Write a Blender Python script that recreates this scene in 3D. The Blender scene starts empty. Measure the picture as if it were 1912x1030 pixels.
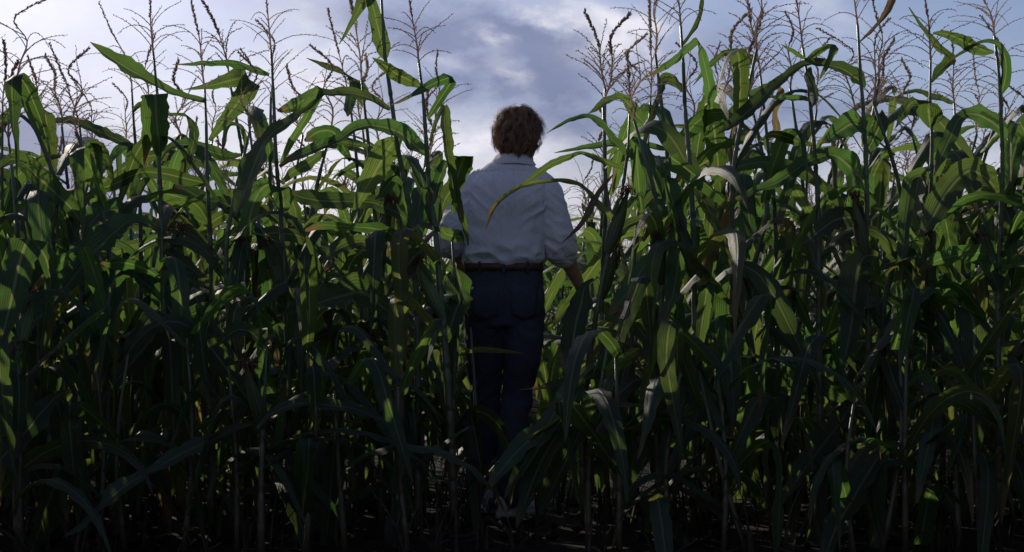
import bpy, bmesh, math, random
import numpy as np
from mathutils import Vector, Matrix, noise
from mathutils.bvhtree import BVHTree

# ------------------------------------------------------------------ camera, sky, sun, exposure
scene = bpy.context.scene
COL = scene.collection
R = math.radians
FPX, CX, CY, YH = 3344.0, 956.0, 515.0, 563.0        # focal length, image centre and horizon of the photograph, in its pixels
CAM_H = 0.95
PITCH = math.atan((YH - CY) / FPX)
cam_d = bpy.data.cameras.new('camera')
cam = bpy.data.objects.new('camera', cam_d)
COL.objects.link(cam)
cam.location = (0, 0, CAM_H)
cam.rotation_euler = (R(90) + PITCH, 0, 0)
cam_d.sensor_width = 36.0
cam_d.lens = FPX / 1912.0 * 36.0
cam_d.clip_start = 0.05
cam_d.clip_end = 2000.0
cam_d.dof.use_dof = True
cam_d.dof.focus_distance = 7.6
cam_d.dof.aperture_fstop = 11.0
scene.camera = cam

SUN_EL, SUN_AZ = R(25), R(-30)                         # azimuth from +Y, negative is left of the view
SUN_DIR = Vector((math.sin(SUN_AZ) * math.cos(SUN_EL), math.cos(SUN_AZ) * math.cos(SUN_EL), math.sin(SUN_EL)))
sun_d = bpy.data.lights.new('sun', 'SUN')
sun_d.energy = 3.4
sun_d.angle = R(0.6)
sun_d.color = (1.0, 0.9, 0.76)
sun = bpy.data.objects.new('sun', sun_d)
COL.objects.link(sun)
sun.rotation_euler = SUN_DIR.to_track_quat('Z', 'Y').to_euler()
sun.location = SUN_DIR * 30

world = bpy.data.worlds.new('World')
scene.world = world
world.use_nodes = True
wn, wl = world.node_tree.nodes, world.node_tree.links
wn.clear()


class G:
    """tiny helper for node graphs"""
    def __init__(self, tree):
        self.n, self.l = tree.nodes, tree.links

    def put(self, sock, v):
        if isinstance(v, bpy.types.NodeSocket):
            self.l.new(v, sock)
        elif isinstance(v, (tuple, list)) and len(v) == 3 and sock.type == 'RGBA':
            sock.default_value = (*v, 1)
        else:
            sock.default_value = v

    def m(self, op, a, b=None, c=None, clamp=False):
        nd = self.n.new('ShaderNodeMath'); nd.operation = op; nd.use_clamp = clamp
        for i, v in enumerate((a, b, c)):
            if v is not None: self.put(nd.inputs[i], v)
        return nd.outputs[0]

    def v(self, op, a, b=None):
        nd = self.n.new('ShaderNodeVectorMath'); nd.operation = op
        self.put(nd.inputs[0], a)
        if b is not None: self.put(nd.inputs[1], b)
        return nd.outputs['Value'] if op in ('DOT_PRODUCT', 'LENGTH') else nd.outputs[0]

    def mix(self, f, a, b, mode='MIX', clamp=False):
        nd = self.n.new('ShaderNodeMix'); nd.data_type = 'RGBA'; nd.blend_type = mode; nd.clamp_factor = True
        self.put(nd.inputs[0], f); self.put(nd.inputs[6], a); self.put(nd.inputs[7], b)
        return nd.outputs[2]

    def noise(self, vec, scale, detail=5, rough=.55, dist=0.0):
        nd = self.n.new('ShaderNodeTexNoise'); nd.inputs['Scale'].default_value = scale
        nd.inputs['Detail'].default_value = detail; nd.inputs['Roughness'].default_value = rough
        nd.inputs['Distortion'].default_value = dist
        if vec is not None: self.l.new(vec, nd.inputs['Vector'])
        return nd.outputs['Fac']

    def rng(self, x, a, b, c=0.0, d=1.0, smooth=True):
        nd = self.n.new('ShaderNodeMapRange'); nd.interpolation_type = 'SMOOTHSTEP' if smooth else 'LINEAR'
        self.put(nd.inputs[0], x)
        for i, q in enumerate((a, b, c, d)): nd.inputs[i + 1].default_value = q
        return nd.outputs[0]

    def xyz(self, vec):
        nd = self.n.new('ShaderNodeSeparateXYZ'); self.l.new(vec, nd.inputs[0]); return nd.outputs

    def comb(self, x, y, z):
        nd = self.n.new('ShaderNodeCombineXYZ')
        for i, q in enumerate((x, y, z)): self.put(nd.inputs[i], q)
        return nd.outputs[0]


def build_sky():
    g = G(world.node_tree)
    tc = wn.new('ShaderNodeTexCoord')
    d = tc.outputs['Generated']
    x, y, z = g.xyz(d)
    sky = wn.new('ShaderNodeTexSky'); sky.sky_type = 'NISHITA'; sky.sun_disc = False
    sky.sun_elevation = SUN_EL; sky.sun_rotation = SUN_AZ
    sky.air_density = 1.0; sky.dust_density = 0.6; sky.ozone_density = 1.6
    base = g.mix(1.0, sky.outputs[0], (0.60, 0.585, 0.745), 'MULTIPLY')
    # clouds live on the sphere of directions: azimuth and elevation, edges frayed by noise
    az = g.m('ARCTAN2', x, y)
    el = g.m('ARCSINE', z)
    st = g.comb(x, y, g.m('MULTIPLY', z, 1.9))
    warp1 = g.noise(st, 11.0, 7, .62)
    warp2 = g.noise(g.v('ADD', st, (7.3, 2.1, 4.4)), 10.0, 7, .64)
    azw = g.m('ADD', az, g.m('MULTIPLY', g.m('SUBTRACT', warp1, .5), .075))
    elw = g.m('ADD', el, g.m('MULTIPLY', g.m('SUBTRACT', warp2, .5), .06))
    fine = g.noise(st, 26.0, 8, .62)

    def blob(px, py, sx, sy, k=0.0, a=1.0):
        da = g.m('SUBTRACT', azw, (px - CX) / FPX)
        de = g.m('SUBTRACT', g.m('SUBTRACT', elw, (YH - py) / FPX), g.m('MULTIPLY', da, -k))
        q = g.m('ADD', g.m('POWER', g.m('ABSOLUTE', g.m('DIVIDE', da, sx / FPX)), 2.0), g.m('POWER', g.m('ABSOLUTE', g.m('DIVIDE', de, sy / FPX)), 2.0))
        return g.m('MULTIPLY', g.m('EXPONENT', g.m('MULTIPLY', q, -1.0)), a)

    def total(lst):
        s = blob(*lst[0])
        for b in lst[1:]: s = g.m('ADD', s, blob(*b))
        return s
    broad = g.rng(g.noise(st, 3.2, 7, .58), .48, .68)
    dark = total([(790, 60, 250, 60, .25, .8), (1010, 95, 200, 52, .3, .75), (930, 190, 260, 50, .1, 1.0), (1290, 95, 140, 46, 0, .6),
                  (620, 200, 120, 60, 0, .35), (1250, 300, 260, 80, 0, .6), (1650, 260, 180, 80, .2, .5), (1450, 200, 200, 70, 0, .3)])
    white = total([(570, 150, 80, 150, 0, .75), (930, 262, 110, 42, 0, .85), (1175, 90, 80, 46, -.1, .8), (1090, 40, 140, 24, .2, .55),
                   (925, 86, 40, 14, .5, .45), (955, 138, 34, 22, .9, .35), (845, 102, 44, 16, .3, .4), (1010, 45, 90, 16, .4, .6), (1060, 360, 240, 45, 0, .5), (700, 300, 160, 60, 0, .55), (1760, 330, 260, 60, 0, .45),
                   (1520, 30, 120, 36, .1, .3), (420, 330, 260, 60, 0, .35)])
    dark = g.m('MINIMUM', g.m('MULTIPLY', dark, g.rng(fine, .3, .66, .5, 1.2)), .9)
    white = g.m('MULTIPLY', white, g.rng(fine, .32, .66, .25, 1.35))
    # a bank of cloud low on the left: everything under a ragged line
    edge = g.m('SUBTRACT', g.m('SUBTRACT', (YH - 205) / FPX, g.m('MULTIPLY', g.m('SUBTRACT', azw, (100 - CX) / FPX), .22)), elw)
    bank = g.m('MULTIPLY', g.rng(edge, -.004, .018), g.rng(az, (330 - CX) / FPX, (620 - CX) / FPX, 1.0, 0.0))
    K = 10.0                                             # the Background runs at 0.1
    col = g.mix(g.m('MULTIPLY', broad, .45), base, (.40 * K, .43 * K, .58 * K))
    low = g.rng(el, -.01, .085, .75, 0.0)
    col = g.mix(low, col, (.33 * K, .375 * K, .55 * K))
    col = g.mix(dark, col, (.165 * K, .205 * K, .37 * K))
    col = g.mix(white, col, (.82 * K, .81 * K, .90 * K))
    cosang = g.m('MAXIMUM', g.v('DOT_PRODUCT', d, tuple(SUN_DIR)), 0.0)
    glow = g.m('ADD', g.m('MULTIPLY', g.m('POWER', cosang, 26.0), 1.25), g.m('MULTIPLY', g.m('POWER', cosang, 9.0), .16))
    veil = g.mix(1.0, (1.05 * K, .95 * K, .84 * K), g.comb(glow, glow, glow), 'MULTIPLY')
    col = g.mix(1.0, col, veil, 'ADD')
    col = g.mix(g.m('MULTIPLY', bank, .93), col, (.31 * K, .33 * K, .48 * K))
    tex = g.m('ADD', .84, g.m('MULTIPLY', g.noise(st, 17.0, 9, .66), .32))
    col = g.mix(1.0, col, g.comb(tex, tex, tex), 'MULTIPLY')
    bg = wn.new('ShaderNodeBackground'); bg.inputs[1].default_value = 0.1
    out = wn.new('ShaderNodeOutputWorld')
    wl.new(col, bg.inputs[0]); wl.new(bg.outputs[0], out.inputs[0])


build_sky()
scene.view_settings.view_transform = 'Standard'
scene.view_settings.look = 'None'
scene.view_settings.exposure = 0.0
scene.view_settings.gamma = 1.0
scene.view_settings.use_curve_mapping = False
scene.render.engine = 'CYCLES'
scene.cycles.use_denoising = True
scene.cycles.max_bounces = 6
scene.cycles.diffuse_bounces = 3
scene.cycles.transmission_bounces = 4
scene.cycles.sample_clamp_indirect = 4.0

random.seed(11)
rs = np.random.RandomState(5)


# ------------------------------------------------------------------ helpers
def px(x, y, Y):
    """the point at distance Y in front of the camera that the photograph shows at pixel (x, y)"""
    u, v = (x - CX) / FPX, (CY - y) / FPX
    c, s = math.cos(PITCH), math.sin(PITCH)
    dx, dy, dz = u, c - v * s, s + v * c
    k = Y / dy
    return np.array((dx * k, Y, CAM_H + dz * k))


def ground_z(x, y):
    return -0.02 * max(0.0, y - 8.6) if y < 160 else -3.03


class Geo:
    """collects vertices, faces, uvs; build() links them as ONE mesh object"""
    def __init__(self):
        self.v, self.f, self.uv, self.mi = [], [], [], []
        self.n = 0

    def add(self, verts, faces, uv=None, mi=0):
        verts = np.asarray(verts, float).reshape(-1, 3)
        self.v.append(verts)
        uv = np.zeros((len(verts), 2)) if uv is None else np.asarray(uv, float).reshape(-1, 2)
        self.uv.append(uv)
        b = self.n
        for f in faces:
            self.f.append(tuple(int(i) + b for i in f)); self.mi.append(mi)
        self.n += len(verts)
        return self

    def grid(self, P, UV=None, mi=0, wrap=False):
        P = np.asarray(P, float)
        a, b = P.shape[:2]
        fs = []
        for i in range(a - 1):
            for j in range(b if wrap else b - 1):
                k = (j + 1) % b
                fs.append((i * b + j, i * b + k, (i + 1) * b + k, (i + 1) * b + j))
        return self.add(P.reshape(-1, 3), fs, None if UV is None else np.asarray(UV).reshape(-1, 2), mi)

    def tube(self, pts, rad, sides=7, cap=True, mi=0):
        pts = np.asarray(pts, float); n = len(pts)
        rad = np.broadcast_to(np.asarray(rad, float), (n,))
        T = np.gradient(pts, axis=0); T /= np.linalg.norm(T, axis=1)[:, None] + 1e-9
        ref = np.array((0, 1., 0)) if abs(T[0][1]) < .8 else np.array((1., 0, 0))
        rings, uvs = [], []
        L = np.concatenate(([0], np.cumsum(np.linalg.norm(np.diff(pts, axis=0), axis=1))))
        for i in range(n):
            s = np.cross(T[i], ref); s /= np.linalg.norm(s) + 1e-9
            q = np.cross(s, T[i]); ref = q
            a = np.arange(sides) * 2 * math.pi / sides
            rings.append(pts[i] + rad[i] * (np.cos(a)[:, None] * s + np.sin(a)[:, None] * q))
            uvs.append(np.stack([np.full(sides, L[i]), a / 6.2832], 1))
        b = self.n
        self.grid(np.array(rings), np.array(uvs), mi, wrap=True)
        if cap:
            self.f.append(tuple(b + i for i in range(sides))[::-1]); self.mi.append(mi)
            self.f.append(tuple(b + (n - 1) * sides + i for i in range(sides))); self.mi.append(mi)
        return self

    def mesh(self, name, mats, smooth=True):
        me = bpy.data.meshes.new(name)
        V = np.concatenate(self.v)
        me.from_pydata(V.tolist(), [], self.f)
        for m in (mats if isinstance(mats, (list, tuple)) else [mats]): me.materials.append(m)
        li = np.empty(len(me.loops), np.int32); me.loops.foreach_get('vertex_index', li)
        ul = me.uv_layers.new(name='UVMap')
        ul.data.foreach_set('uv', np.concatenate(self.uv)[li].astype(np.float32).ravel())
        if max(self.mi): me.polygons.foreach_set('material_index', np.array(self.mi, np.int32))
        me.polygons.foreach_set('use_smooth', np.full(len(me.polygons), smooth))
        me.update()
        return me


def link(name, me, parent=None, loc=(0, 0, 0), rot=(0, 0, 0), scale=1.0):
    o = bpy.data.objects.new(name, me)
    COL.objects.link(o)
    o.location = loc; o.rotation_euler = rot
    o.scale = (scale,) * 3 if not isinstance(scale, (tuple, list)) else scale
    if parent is not None: o.parent = parent
    return o


def tag(o, label, cat, group=None, kind=None):
    o['label'] = label
    if cat: o['category'] = cat
    if group: o['group'] = group
    if kind: o['kind'] = kind
    return o


def crspline(P, k, tension=.42):
    """points through P, k steps per interval, soft but not overshooting at folds"""
    P = np.asarray(P, float); n = len(P)
    out = []
    for i in range(n - 1):
        p0, p1, p2, p3 = P[max(i - 1, 0)], P[i], P[i + 1], P[min(i + 2, n - 1)]
        m1, m2 = tension * (p2 - p0), tension * (p3 - p1)
        # limit the tangents so that a short span next to a long one does not loop
        c = np.linalg.norm(p2 - p1) * 1.3 + 1e-9
        for q in (m1, m2):
            l = np.linalg.norm(q)
            if l > c: q *= c / l
        for j in range(k):
            t = j / k
            out.append((2 * t**3 - 3 * t * t + 1) * p1 + (t**3 - 2 * t * t + t) * m1 + (-2 * t**3 + 3 * t * t) * p2 + (t**3 - t * t) * m2)
    out.append(P[-1])
    return np.array(out)


# ------------------------------------------------------------------ materials
def new_mat(name):
    m = bpy.data.materials.new(name); m.use_nodes = True
    m.node_tree.nodes.clear()
    g = G(m.node_tree)
    out = g.n.new('ShaderNodeOutputMaterial')
    return m, g, out


def principled(g, col, rough, spec=.5, normal=None, **kw):
    p = g.n.new('ShaderNodeBsdfPrincipled')
    g.put(p.inputs['Base Color'], col); g.put(p.inputs['Roughness'], rough)
    g.put(p.inputs['Specular IOR Level'], spec)
    for k, v in kw.items(): g.put(p.inputs[k], v)
    if normal is not None: g.l.new(normal, p.inputs['Normal'])
    return p.outputs[0]


def bump(g, h, strength, dist=.002):
    b = g.n.new('ShaderNodeBump'); b.inputs['Strength'].default_value = strength; b.inputs['Distance'].default_value = dist
    g.l.new(h, b.inputs['Height']); return b.outputs[0]


def leaf_mat(name, refl, trans, dry=(.20, .15, .075), dryness=0.0, mixf=.5, rough=.36):
    m, g, out = new_mat(name)
    uv = g.n.new('ShaderNodeTexCoord').outputs['UV']
    u, v, _ = g.xyz(uv)
    info = g.n.new('ShaderNodeObjectInfo').outputs['Random']
    off = g.m('MULTIPLY', info, 37.0)
    p = g.comb(g.m('ADD', g.m('MULTIPLY', u, 3.0), off), g.m('MULTIPLY', v, 1.2), off)
    blot = g.noise(p, 2.2, 5, .6)
    fib = g.noise(g.comb(g.m('ADD', g.m('MULTIPLY', u, 1.2), off), g.m('MULTIPLY', v, 46.0), off), 1.0, 3, .6)
    vein = g.m('ADD', g.m('MULTIPLY', g.m('SINE', g.m('MULTIPLY', v, 2 * math.pi * 13)), .5), g.m('SUBTRACT', g.noise(g.comb(g.m('MULTIPLY', u, .7), g.m('ADD', g.m('MULTIPLY', v, 13.0), off), off), 1.0, 2, .5), .5))
    vd = g.m('ABSOLUTE', g.m('SUBTRACT', v, .5))
    rib = g.rng(vd, .03, .065, 1.0, 0.0)
    # tip and margin gone brown on part of the leaves
    dn = g.m('ADD', g.m('MULTIPLY', g.m('SUBTRACT', blot, .5), .5), g.m('MULTIPLY', g.m('SUBTRACT', fib, .5), .25))
    tip = g.rng(g.m('ADD', g.m('ADD', u, dn), g.m('MULTIPLY', g.m('SUBTRACT', info, .5), .3)), .92 - dryness, 1.08 - dryness)
    mar = g.m('MULTIPLY', g.rng(g.m('ADD', vd, g.m('MULTIPLY', dn, .5)), .47, .56), .55)
    dfac = g.m('MAXIMUM', tip, mar)
    hue = g.n.new('ShaderNodeHueSaturation')
    g.put(hue.inputs['Hue'], g.m('ADD', .5, g.m('MULTIPLY', g.m('SUBTRACT', info, .6), .05)))
    g.put(hue.inputs['Value'], g.m('ADD', .72, g.m('MULTIPLY', g.m('FRACT', g.m('MULTIPLY', info, 7.77)), .5)))
    tone = g.m('ADD', .78, g.m('ADD', g.m('MULTIPLY', blot, .3), g.m('ADD', g.m('MULTIPLY', vein, .5), g.m('MULTIPLY', g.m('SUBTRACT', fib, .5), .35))))
    k3 = g.comb(tone, tone, tone)
    r = g.mix(1.0, refl, k3, 'MULTIPLY')
    g.put(hue.inputs['Color'], r)
    r = g.mix(g.m('MULTIPLY', rib, .8), hue.outputs[0], (.17, .20, .12))
    r = g.mix(dfac, r, dry)
    t = g.mix(1.0, trans, k3, 'MULTIPLY')
    h2 = g.n.new('ShaderNodeHueSaturation'); g.put(h2.inputs['Color'], t)
    g.l.new(hue.inputs['Hue'].links[0].from_socket, h2.inputs['Hue'])
    g.l.new(hue.inputs['Value'].links[0].from_socket, h2.inputs['Value'])
    t = g.mix(g.m('MULTIPLY', rib, .75), h2.outputs[0], (.32, .36, .11))
    t = g.mix(dfac, t, (.26, .17, .06))
    nrm = bump(g, g.m('ADD', g.m('ADD', g.m('MULTIPLY', vein, .25), g.m('MULTIPLY', rib, 1.2)), g.m('MULTIPLY', fib, .6)), .7, .0022)
    pr = principled(g, r, g.m('ADD', rough + .06, g.m('MULTIPLY', blot, .2)), .4, nrm)
    tr = g.n.new('ShaderNodeBsdfTranslucent'); g.put(tr.inputs[0], t); g.l.new(nrm, tr.inputs['Normal'])
    ms = g.n.new('ShaderNodeMixShader'); ms.inputs[0].default_value = mixf
    g.l.new(pr, ms.inputs[1]); g.l.new(tr.outputs[0], ms.inputs[2]); g.l.new(ms.outputs[0], out.inputs[0])
    return m


M_LEAF = leaf_mat('corn_leaf', (.054, .080, .048), (.118, .225, .038))
M_LEAF_OLD = leaf_mat('corn_leaf_yellowing', (.075, .088, .046), (.23, .28, .05), dryness=.14)
M_LEAF_DRY = leaf_mat('corn_leaf_dry', (.16, .125, .075), (.20, .145, .075), dry=(.15, .11, .065), dryness=.6, rough=.6)


def stalk_mat():
    m, g, out = new_mat('corn_stalk')
    tc = g.n.new('ShaderNodeTexCoord')
    uv = tc.outputs['UV']; u, v, _ = g.xyz(uv)
    zz = g.xyz(tc.outputs['Object'])[2]
    n1 = g.noise(g.comb(g.m('MULTIPLY', u, 3.0), g.m('MULTIPLY', v, 20.0), 0.0), 1.5, 4, .6)
    n2 = g.noise(tc.outputs['Object'], 9.0, 4, .6)
    c = g.mix(n1, (.055, .08, .035), (.12, .145, .07))
    c = g.mix(g.m('MULTIPLY', g.rng(zz, .15, .75, 1.0, 0.0), n2), c, (.14, .055, .05))
    c = g.mix(g.rng(n2, .62, .74, 0, .6), c, (.24, .21, .12))
    pr = principled(g, c, .38, .5, bump(g, n1, .4, .002))
    g.l.new(pr, out.inputs[0])
    return m


def tassel_mat():
    m, g, out = new_mat('corn_tassel')
    tc = g.n.new('ShaderNodeTexCoord')
    n = g.noise(tc.outputs['Object'], 60.0, 3, .6)
    info = g.n.new('ShaderNodeObjectInfo').outputs['Random']
    c = g.mix(n, (.50, .40, .32), (.84, .72, .58))
    c = g.mix(g.m('MULTIPLY', info, .5), c, (.20, .10, .10))
    pr = principled(g, c, .6, .3)
    tr = g.n.new('ShaderNodeBsdfTranslucent'); g.put(tr.inputs[0], c)
    ms = g.n.new('ShaderNodeMixShader'); ms.inputs[0].default_value = .65
    g.l.new(pr, ms.inputs[1]); g.l.new(tr.outputs[0], ms.inputs[2]); g.l.new(ms.outputs[0], out.inputs[0])
    return m


def plain_mat(name, a, b, scale, rough, spec=.3, bstr=.3, bdist=.003, detail=5):
    m, g, out = new_mat(name)
    tc = g.n.new('ShaderNodeTexCoord')
    n = g.noise(tc.outputs['Object'], scale, detail, .6)
    c = g.mix(g.rng(n, .3, .7), a, b)
    pr = principled(g, c, rough, spec, bump(g, n, bstr, bdist))
    g.l.new(pr, out.inputs[0])
    return m


M_STALK = stalk_mat()
M_TASSEL = tassel_mat()
M_HUSK = leaf_mat('corn_husk', (.12, .17, .07), (.20, .30, .06), mixf=.25)
M_SILK = plain_mat('corn_silk', (.09, .035, .02), (.20, .09, .045), 40, .7)
M_TRASH = plain_mat('rotting_leaves', (.03, .024, .017), (.07, .055, .037), 22, .8, .2)
M_SOIL = plain_mat('soil', (.012, .010, .008), (.028, .022, .017), 7, .95, .1, .8, .03, 9)
M_SKIN = plain_mat('skin', (.36, .20, .14), (.44, .26, .18), 30, .5, .4, .15, .001)
M_BELT = plain_mat('brown_leather', (.07, .026, .018), (.11, .045, .03), 30, .5, .4)
M_SHOE = plain_mat('worn_canvas', (.48, .47, .48), (.62, .61, .62), 25, .8)
M_SOLE = plain_mat('rubber_sole', (.38, .37, .36), (.5, .49, .47), 18, .7)


def cloth_mat(name, a, b, weave, rough=.85, tl=0.0):
    m, g, out = new_mat(name)
    tc = g.n.new('ShaderNodeTexCoord'); o = tc.outputs['Object']
    n = g.noise(o, 14.0, 6, .62)
    w = g.noise(g.v('MULTIPLY', o, (1, 1, .35)), weave, 2, .6)
    wr = g.noise(g.v('MULTIPLY', o, (1.0, 1.0, .55)), 26.0, 4, .55, .8)
    c = g.mix(g.m('ADD', g.m('MULTIPLY', n, .6), g.m('MULTIPLY', w, .4)), a, b)
    nr = bump(g, g.m('ADD', wr, g.m('MULTIPLY', w, .05)), .9, .012)
    pr = principled(g, c, rough, .2, nr)
    if tl:
        tr = g.n.new('ShaderNodeBsdfTranslucent'); g.put(tr.inputs[0], c)
        ms = g.n.new('ShaderNodeMixShader'); ms.inputs[0].default_value = tl
        g.l.new(pr, ms.inputs[1]); g.l.new(tr.outputs[0], ms.inputs[2]); g.l.new(ms.outputs[0], out.inputs[0])
    else:
        g.l.new(pr, out.inputs[0])
    return m


M_SHIRT = cloth_mat('white_cotton', (.74, .73, .75), (.82, .81, .83), 420, .85, .08)
M_JEANS = cloth_mat('blue_denim', (.030, .036, .048), (.070, .080, .104), 300, .9)


def hair_mat():
    m, g, out = new_mat('brown_hair')
    tc = g.n.new('ShaderNodeTexCoord')
    uv = g.xyz(tc.outputs['UV'])
    c = g.mix(uv[1], (.09, .048, .028), (.46, .27, .16))
    pr = principled(g, c, .55, .3)
    tr = g.n.new('ShaderNodeBsdfTranslucent'); g.put(tr.inputs[0], (.36, .19, .10))
    ms = g.n.new('ShaderNodeMixShader'); ms.inputs[0].default_value = .3
    g.l.new(pr, ms.inputs[1]); g.l.new(tr.outputs[0], ms.inputs[2]); g.l.new(ms.outputs[0], out.inputs[0])
    return m


M_HAIR = hair_mat()

# ------------------------------------------------------------------ the ground
def build_ground():
    xs = np.unique(np.concatenate((np.linspace(-900, -14, 10), np.arange(-14, 14.01, .35), np.linspace(14, 900, 10))))
    ys = np.unique(np.concatenate((np.linspace(-900, -4, 8), np.arange(-4, 16.01, .3), np.linspace(16, 60, 12), np.linspace(60, 1500, 14))))
    P = np.zeros((len(ys), len(xs), 3))
    for i, y in enumerate(ys):
        for j, x in enumerate(xs):
            near = 1.0 if abs(x) < 14 and -4 < y < 16 else 0.0
            h = noise.noise((x * 1.1, y * 1.1, 0)) * .035 + noise.noise((x * 3.1, y * 3.1, 5)) * .022 if near else 0
            P[i, j] = (x, y, ground_z(x, y) + h * near - .012)
    me = Geo().grid(P).mesh('ground', M_SOIL)
    o = link('ground', me); o['kind'] = 'structure'
    # clods and trash of broken leaves lying on the soil
    ge = Geo()
    for k in range(500):
        x, y = random.uniform(-3.2, 3.2), random.uniform(5.6, 9.5)
        s = random.uniform(.012, .05)
        z = ground_z(x, y)
        b = np.array([(1, 0, 0), (-1, 0, 0), (0, 1, 0), (0, -1, 0), (0, 0, .7), (0, 0, -.7)]) * s * rs.uniform(.6, 1.3, (6, 1)) + (x, y, z)
        ge.add(b, [(0, 2, 4), (2, 1, 4), (1, 3, 4), (3, 0, 4), (2, 0, 5), (1, 2, 5), (3, 1, 5), (0, 3, 5)])
    tag(link('soil_clods', ge.mesh('soil_clods', M_SOIL, False)), 'dark clods of soil between the corn stalks', None, kind='stuff')
    ge = Geo()
    for k in range(130):
        x, y = random.uniform(-3.4, 3.4), random.uniform(5.9, 9.6)
        L, w, a = random.uniform(.08, .35), random.uniform(.005, .018), random.uniform(0, 6.28)
        t = np.linspace(0, 1, 7)
        c = np.stack([x + L * t * math.cos(a) + .03 * np.sin(t * 6 + a), y + L * t * math.sin(a), ground_z(x, y) + .02 + random.uniform(.0, .09) * np.sin(t * 3.0 + a) ** 2], 1)
        wd = np.array((-math.sin(a), math.cos(a), random.uniform(-.4, .4))) * w
        ww = np.sin(np.clip(t, .04, .96) * math.pi)[:, None]
        ge.grid(np.stack([c - wd * ww, c + wd * ww * .9 + (0, 0, .004), c + wd * ww], 1), np.stack([np.stack([t, t * 0], 1), np.stack([t, t * 0 + .5], 1), np.stack([t, t * 0 + 1], 1)], 1))
    tag(link('leaf_litter', ge.mesh('leaf_litter', M_TRASH)), 'broken dry leaves lying on the soil', None, kind='stuff')

    # weeds and dead grass standing among the stalk feet
    ge = Geo()
    for k in range(320):
        x, y = random.uniform(-3.3, 3.3), random.uniform(6.6, 8.4)
        z = ground_z(x, y)
        for b in range(random.randint(3, 6)):
            h, a, w = random.uniform(.10, .42), random.uniform(0, 6.28), random.uniform(.003, .009)
            t = np.linspace(0, 1, 5)
            lean = random.uniform(.2, .9) * h
            c = np.stack([x + random.uniform(-.03, .03) + lean * t ** 1.7 * math.cos(a), y + lean * t ** 1.7 * math.sin(a), z + h * t * (1 - .35 * t * random.random())], 1)
            wd = np.array((-math.sin(a), math.cos(a), 0)) * w * (1 - t * .95)[:, None]
            ge.grid(np.stack([c - wd, c + wd], 1), np.stack([np.stack([t * .8, t * 0 + .1], 1), np.stack([t * .8, t * 0 + .9], 1)], 1))
    tag(link('weeds', ge.mesh('weeds', M_TRASH)), 'thin weeds and grass growing between the stalk feet', None, kind='stuff')


build_ground()


# ------------------------------------------------------------------ corn: leaves, stalks, tassels, ears
def leaf_grid(geo, C, W, M=7, vee=.16, rip=.09, seed=0):
    """a strap leaf round the centre line C with full width vectors W: keel at the midrib, rippled margins"""
    r = np.random.RandomState(seed)
    C = np.asarray(C); W = np.asarray(W); N = len(C)
    T = np.gradient(C, axis=0)
    n = np.cross(W, T); ln = np.linalg.norm(n, axis=1)
    for i in range(N):                                   # carry the normal over degenerate spots
        if ln[i] < 1e-9: n[i] = n[i - 1] if i else (0, -1, 0)
        else: n[i] /= ln[i]
    for _ in range(2):
        n[1:-1] = (n[:-2] + 2 * n[1:-1] + n[2:]) / 4
    w = np.linalg.norm(W, axis=1)
    L = np.concatenate(([0], np.cumsum(np.linalg.norm(np.diff(C, axis=0), axis=1))))
    u = L / L[-1]
    P = np.zeros((N, M, 3)); UV = np.zeros((N, M, 2))
    k1, k2 = r.uniform(2.2, 4.5, 2); f1, f2, f3 = r.uniform(0, 6.28, 3)
    for j, t in enumerate(np.linspace(-1, 1, M)):
        side = f1 if t < 0 else f2
        kk = k1 if t < 0 else k2
        ph = 2 * math.pi * kk * L / .22 * .5
        edge = 1 + .05 * np.sin(ph * 3.1 + side * 2) * abs(t) + .07 * np.sin(ph * 1.7 + side) * abs(t)
        wave = rip * np.sin(ph + side) * t * t + .03 * np.sin(ph * 2.3 + f3) * abs(t)
        P[:, j] = C + W * (.5 * t * edge)[:, None] + n * (w * (vee * (abs(t) - .35) + wave))[:, None]
        UV[:, j, 0] = u; UV[:, j, 1] = .5 + .5 * t
    geo.grid(P, UV)


def traced_leaf(pts, Y, seed, dz=None, tilt=None, origin=(0, 0, 0)):
    """a leaf whose ribs (centre x, y, width across[, angle of the rib in degrees[, depth]]) were read off the photograph"""
    r = np.random.RandomState(seed)
    n = len(pts)
    xy = np.array([p[:2] for p in pts], float)
    s = np.concatenate(([0], np.cumsum(np.linalg.norm(np.diff(xy, axis=0), axis=1)))); s /= s[-1]
    if dz is None: dz = r.uniform(-.38, -.05) if r.rand() < .6 else r.uniform(.05, .3)
    if tilt is None: tilt = r.uniform(20, 52) * (1 if r.rand() < .5 else -1)
    tan = math.tan(R(tilt))
    Lp, Rp = [], []
    prev = None
    for i, p in enumerate(pts):
        if len(p) > 3 and p[3] is not None:
            d = np.array((math.cos(R(p[3])), math.sin(R(p[3]))))
        else:
            t = xy[min(i + 1, n - 1)] - xy[max(i - 1, 0)]
            t = t / (np.linalg.norm(t) + 1e-9)
            d = np.array((-t[1], t[0]))
        if prev is not None and d @ prev < 0: d = -d
        prev = d
        yy = Y + dz * (s[i] ** 1.4) + (p[4] if len(p) > 4 else 0.0)
        h = p[2] * .5
        dd = h / FPX * Y * tan
        Lp.append(px(*(xy[i] - d * h), yy - dd)); Rp.append(px(*(xy[i] + d * h), yy + dd))
    Lc, Rc = crspline(Lp, 5), crspline(Rp, 5)
    g = Geo()
    leaf_grid(g, (Lc + Rc) / 2 - np.array(origin), Rc - Lc, 7, r.uniform(.05, .24), r.uniform(.05, .13), seed)
    return g


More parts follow.
